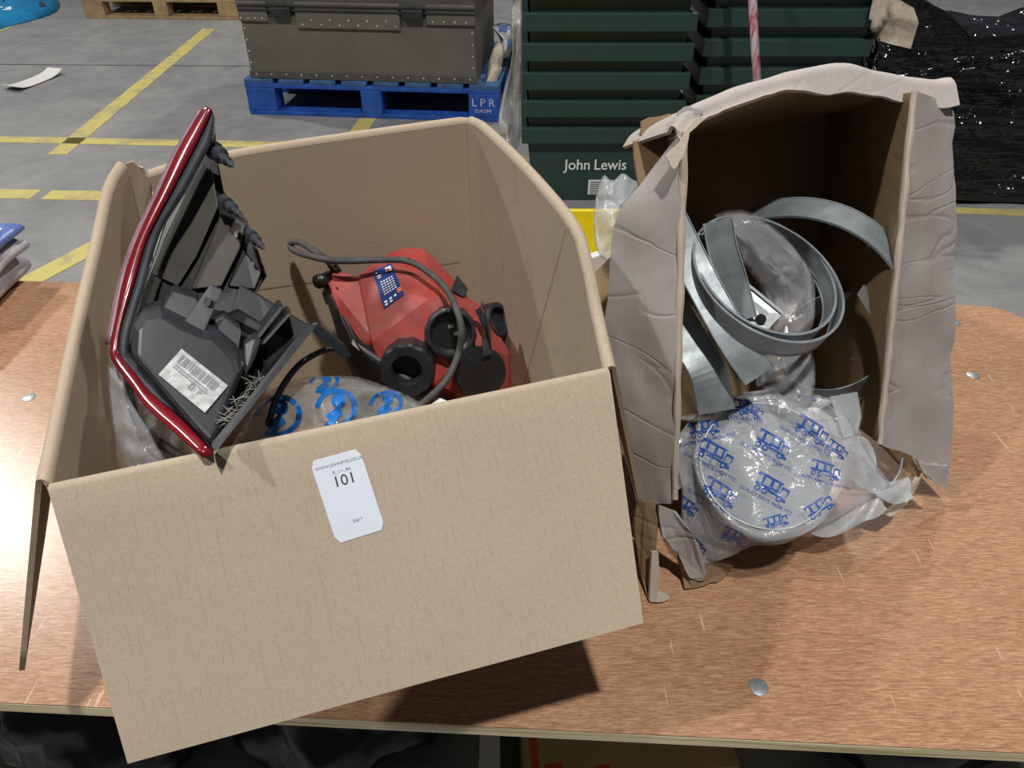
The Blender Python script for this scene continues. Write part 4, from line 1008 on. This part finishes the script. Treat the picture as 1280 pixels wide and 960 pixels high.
sheet_bag('stretch_film', [(640, 0), (652, 0), (652, 60), (650, 120), (650, 178), (640, 192), (629, 196), (634, 178), (622, 160), (628, 120), (638, 80), (642, 40)], (641, 120), 12, .14, 'film_dim', 'torn clear stretch film hanging down beside the stack of green totes', 'plastic film', 3.02, 2.98, 17, 5, .04)

# ------------------------------------------------------------------ black wrapped load on the right
bl = thing('wrapped_pallet_load', 'low load wrapped in shiny black stretch film with a pale patch on top', 'wrapped load', (1.9, 3.02, 0))
bm = bmesh.new(); bmesh.ops.create_cube(bm, size=1); bmesh.ops.subdivide_edges(bm, edges=bm.edges, cuts=34, use_grid_fill=True)
for v in bm.verts:
    p = v.co.copy(); q = V((1.935 + p.x * 1.36, 3.12 + p.y * .62, .28 + p.z * .54))
    if p.z > .3: q.z += .19 * max(0, 1 - (q.x - 1.24) / .34) * (p.z - .3) / .2 + .05 * noise.noise(q * 2.3)
    if p.z > .49: q.z += .045 * abs(noise.noise(V((q.x * 4, q.y * 7, 3))))
    if p.z < .3: q += V((.06 * (.3 - p.z) * (1 if p.x < 0 else -1), -.11 * (.3 - p.z) * (1 if p.y < 0 else .3), 0))
    q += V((0, 1, 0)) * .02 * noise.noise(V((q.x * 2, q.z * 13 + q.x * 3.2, 0))) + noise.noise_vector(q * 6) * .018
    q.z = max(q.z, .004); q.x = max(q.x, 1.25); v.co = q
lbv = BVHTree.FromBMesh(bm); bmobj('black_film', bm, 'wrap', bl, smooth=True)
def ldrop(px, py, o=.006):
    d = ray(px, py).normalized(); h = lbv.ray_cast(CAM, d); return h[0] - d * o if h[0] else None
pe = [(1092, -4), (1120, -3), (1142, 10), (1148, 28), (1138, 61), (1112, 55), (1084, 46), (1087, 18)]
rows = []
for k in range(9):
    t = max(.05, k / 8); rr = []
    for i in range(40):
        f = i / 40 * 8; a0 = pe[int(f) % 8]; a1 = pe[(int(f) + 1) % 8]; g = f - int(f); x = a0[0] + (a1[0] - a0[0]) * g; y = a0[1] + (a1[1] - a0[1]) * g
        x = 1117 + (x - 1117) * t; y = 28 + (y - 28) * t; p = ldrop(x, y); rr.append(p or PY(x, y, 2.80))
    rows.append(rr)
ys = sorted(p.y for r in rows for p in r); my = ys[len(ys) // 2]
rows = [[p if abs(p.y - my) < .12 else my * .5 / p.y * (p - CAM) * 2 + CAM for p in r] for r in rows]
rows = [[p if p.x > 1.25 else CAM + (p - CAM) * (2.765 / p.y) for p in r] for r in rows]
vs, fs = grid(rows, True); fs += [tuple(range(40))[::-1]]; mesh('exposed_paper', vs, fs, 'beige_paper', bl, smooth=True, solid=.004)
for (a, b) in (((1108, 96), (1290, 64)), ((1150, 92), (1290, 88))):
    q = catmull([PY(a[0] + (b[0] - a[0]) * t, a[1] + (b[1] - a[1]) * t + 3 * math.sin(t * 9), 2.72 if b[1] > 20 else 2.80) for t in (0, .25, .5, .75, 1)], 6)
    vs, fs = tube(q, lambda t: .011 + .004 * math.sin(t * 15), 8); mesh('film_rope', vs, fs, 'wrap', bl, smooth=True)

# ------------------------------------------------------------------ litter on the floor, left edge things
q = [PZ(4, 112, 0), PZ(22, 116, 0), PZ(80, 93, 0), PZ(62, 90, 0)]
rows = []
for i in range(9):
    u = i / 8; rows.append([q[0].lerp(q[3], u) + V((0, 0, .004 + .02 * (2 * u - 1) ** 4)), q[1].lerp(q[2], u) + V((0, 0, .004 + .025 * (2 * u - 1) ** 4))])
vs, fs = grid(rows); tag(mesh('card_strip', vs, fs, 'paper', None, smooth=True, solid=.003, off=1), 'pale strip of card lying on the grey floor by the yellow lines', 'card strip')
bs = thing('blue_sack', 'bright blue printed sack lying flat on the floor beyond the yellow lines', 'sack', PZ(10, 18, 0))
qs = [PZ(-40, 54, 0), PZ(-2, 38, 0), PZ(70, 15, 0), PZ(58, -4, 0), PZ(-40, -6, 0)]
c_ = sum(qs, V()) / 5; oo = catmull(qs + [qs[0]], 5)[:-1]; rows = []
for k in range(7):
    t = max(.03, k / 6); rows.append([c_.lerp(p, t) + V((0, 0, .012 + .07 * (1 - t ** 3) + .008 * noise.noise(p * 5 + V((k, 0, 0))))) for p in oo])
rows.append([p + V((0, 0, .002)) for p in oo]); vs, fs = grid(rows, True); mesh('sack_body', vs, fs, 'blue_sack', bs, smooth=True)
tri2 = BVHTree.FromPolygons([tuple(v) for v in vs], fs)
def sdrop(p):
    d = (p - CAM).normalized(); h = tri2.ray_cast(CAM, d); return (h[0] - d * .01) if h[0] else None
shp = [quad2([(0, 8 + 0), (14, 8), (14, 12), (0, 13)], 4, 5)]
for i in range(6):
    y = 6 + 3.2 * i; shp.append(quad2([(16 - i, y + 2), (40 - i * 2, y - 2), (40 - i * 2, y - .8), (16 - i, y + 3.2)], 4, 5))

for q_ in shp: printed(bs, sdrop, [q_], 'white_print', 'white_ink')
printed(bs, sdrop, [quad2([(44, 0), (60, 0), (60, 7), (50, 8)], 5, 5)], 'dark_end_panel', 'purple_sack')
# pack at the left table edge
pk0 = PZ(2, 388, ZT)
def pack(z0_, z1_, dx, mat, name, label, grp):
    c = V((pk0.x - .165 + dx, pk0.y + .02, (z0_ + z1_) / 2)); bm = bmesh.new(); bmesh.ops.create_cube(bm, size=1); bmesh.ops.subdivide_edges(bm, edges=bm.edges, cuts=8, use_grid_fill=True)
    for v in bm.verts:
        p = v.co; k = 1 - .12 * (abs(p.z) * 2) ** 2
        q = V((p.x * .32 * k, p.y * .24 * k, p.z * (z1_ - z0_))); q += noise.noise_vector(q * 14 + V((dx * 50, 0, 0))) * .007; q.z = max(-(z1_ - z0_) / 2, min((z1_ - z0_) / 2, q.z)); v.co = c + q
    r = thing(name, label, 'packet', V((c.x, c.y, z0_)), grp); bmobj('wrapper', bm, mat, r, smooth=True)
    return r, c
pack(ZT + .001, ZT + .05, .0, 'pack_white', 'wrapped_packet', 'lowest grubby wrapped packet at the far table corner beside the box', 'packets at the table corner')
pack(ZT + .051, ZT + .088, .012, 'pack_white', 'wrapped_packet', 'middle pale wrapped packet between two others at the table corner', 'packets at the table corner')
r, c = pack(ZT + .089, ZT + .12, .016, 'pack_blue', 'wrapped_packet', 'topmost blue and white wrapped packet at the table corner', 'packets at the table corner')
for k in range(3): MB().box((c.x + .02 + k * .05, c.y - .10, c.z + .0135), (c.x + .045 + k * .05, c.y + .08, c.z + .0168)).build('white_band', 'white_ink', r)

# ------------------------------------------------------------------ things under the table
ct = thing('tan_carton', 'tan carton with red print pushed under the table edge', 'carton', (.10, .66, 0))
zc = .14
cq = [PZ(628, 985, zc), PZ(862, 985, zc), PZ(780, 925, zc), PZ(640, 905, zc)]
a = PZ(632, 975, zc); 
Mc = Matrix.Translation((a.x + .025, a.y, 0)) @ Matrix.Rotation(.06, 4, 'Z')
MB().box((0, 0, 0), (.30, .34, zc), Mc).build('carton_body', 'dark_carton', ct, bevel=.003)
for x0_, y0_, x1_, y1_ in ((.012, .0, .022, .16), (.030, .0, .055, .02), (.10, .0, .12, .014)): MB().box((x0_, y0_, zc), (x1_, y1_, zc + .0008), Mc).build('red_print', 'red_ink', ct)
text('QUALITY CONTROLLED', 'red_lettering', .010, 'red_ink', ct, Mc @ V((.10, .08, zc + .0006)), V((1, -.1, 0)), V((.1, 1, 0)))
text('HANDLE WITH CARE', 'red_lettering', .010, 'red_ink', ct, Mc @ V((.10, .065, zc + .0006)), V((1, -.1, 0)), V((.1, 1, 0)))
gb = PZ(598, 975, .2); gt = PZ(632, 922, .2)
tag(MB().box((gb.x, gb.y, .0), (gb.x + .026, gb.y + .2, .2)).build('grey_board', 'grey_board', None, bevel=.002), 'pale grey board standing under the table beside the tan carton', 'board')
def lump(name, label, c, r, seed):
    bm = bmesh.new(); bmesh.ops.create_icosphere(bm, subdivisions=4, radius=1)
    for v in bm.verts:
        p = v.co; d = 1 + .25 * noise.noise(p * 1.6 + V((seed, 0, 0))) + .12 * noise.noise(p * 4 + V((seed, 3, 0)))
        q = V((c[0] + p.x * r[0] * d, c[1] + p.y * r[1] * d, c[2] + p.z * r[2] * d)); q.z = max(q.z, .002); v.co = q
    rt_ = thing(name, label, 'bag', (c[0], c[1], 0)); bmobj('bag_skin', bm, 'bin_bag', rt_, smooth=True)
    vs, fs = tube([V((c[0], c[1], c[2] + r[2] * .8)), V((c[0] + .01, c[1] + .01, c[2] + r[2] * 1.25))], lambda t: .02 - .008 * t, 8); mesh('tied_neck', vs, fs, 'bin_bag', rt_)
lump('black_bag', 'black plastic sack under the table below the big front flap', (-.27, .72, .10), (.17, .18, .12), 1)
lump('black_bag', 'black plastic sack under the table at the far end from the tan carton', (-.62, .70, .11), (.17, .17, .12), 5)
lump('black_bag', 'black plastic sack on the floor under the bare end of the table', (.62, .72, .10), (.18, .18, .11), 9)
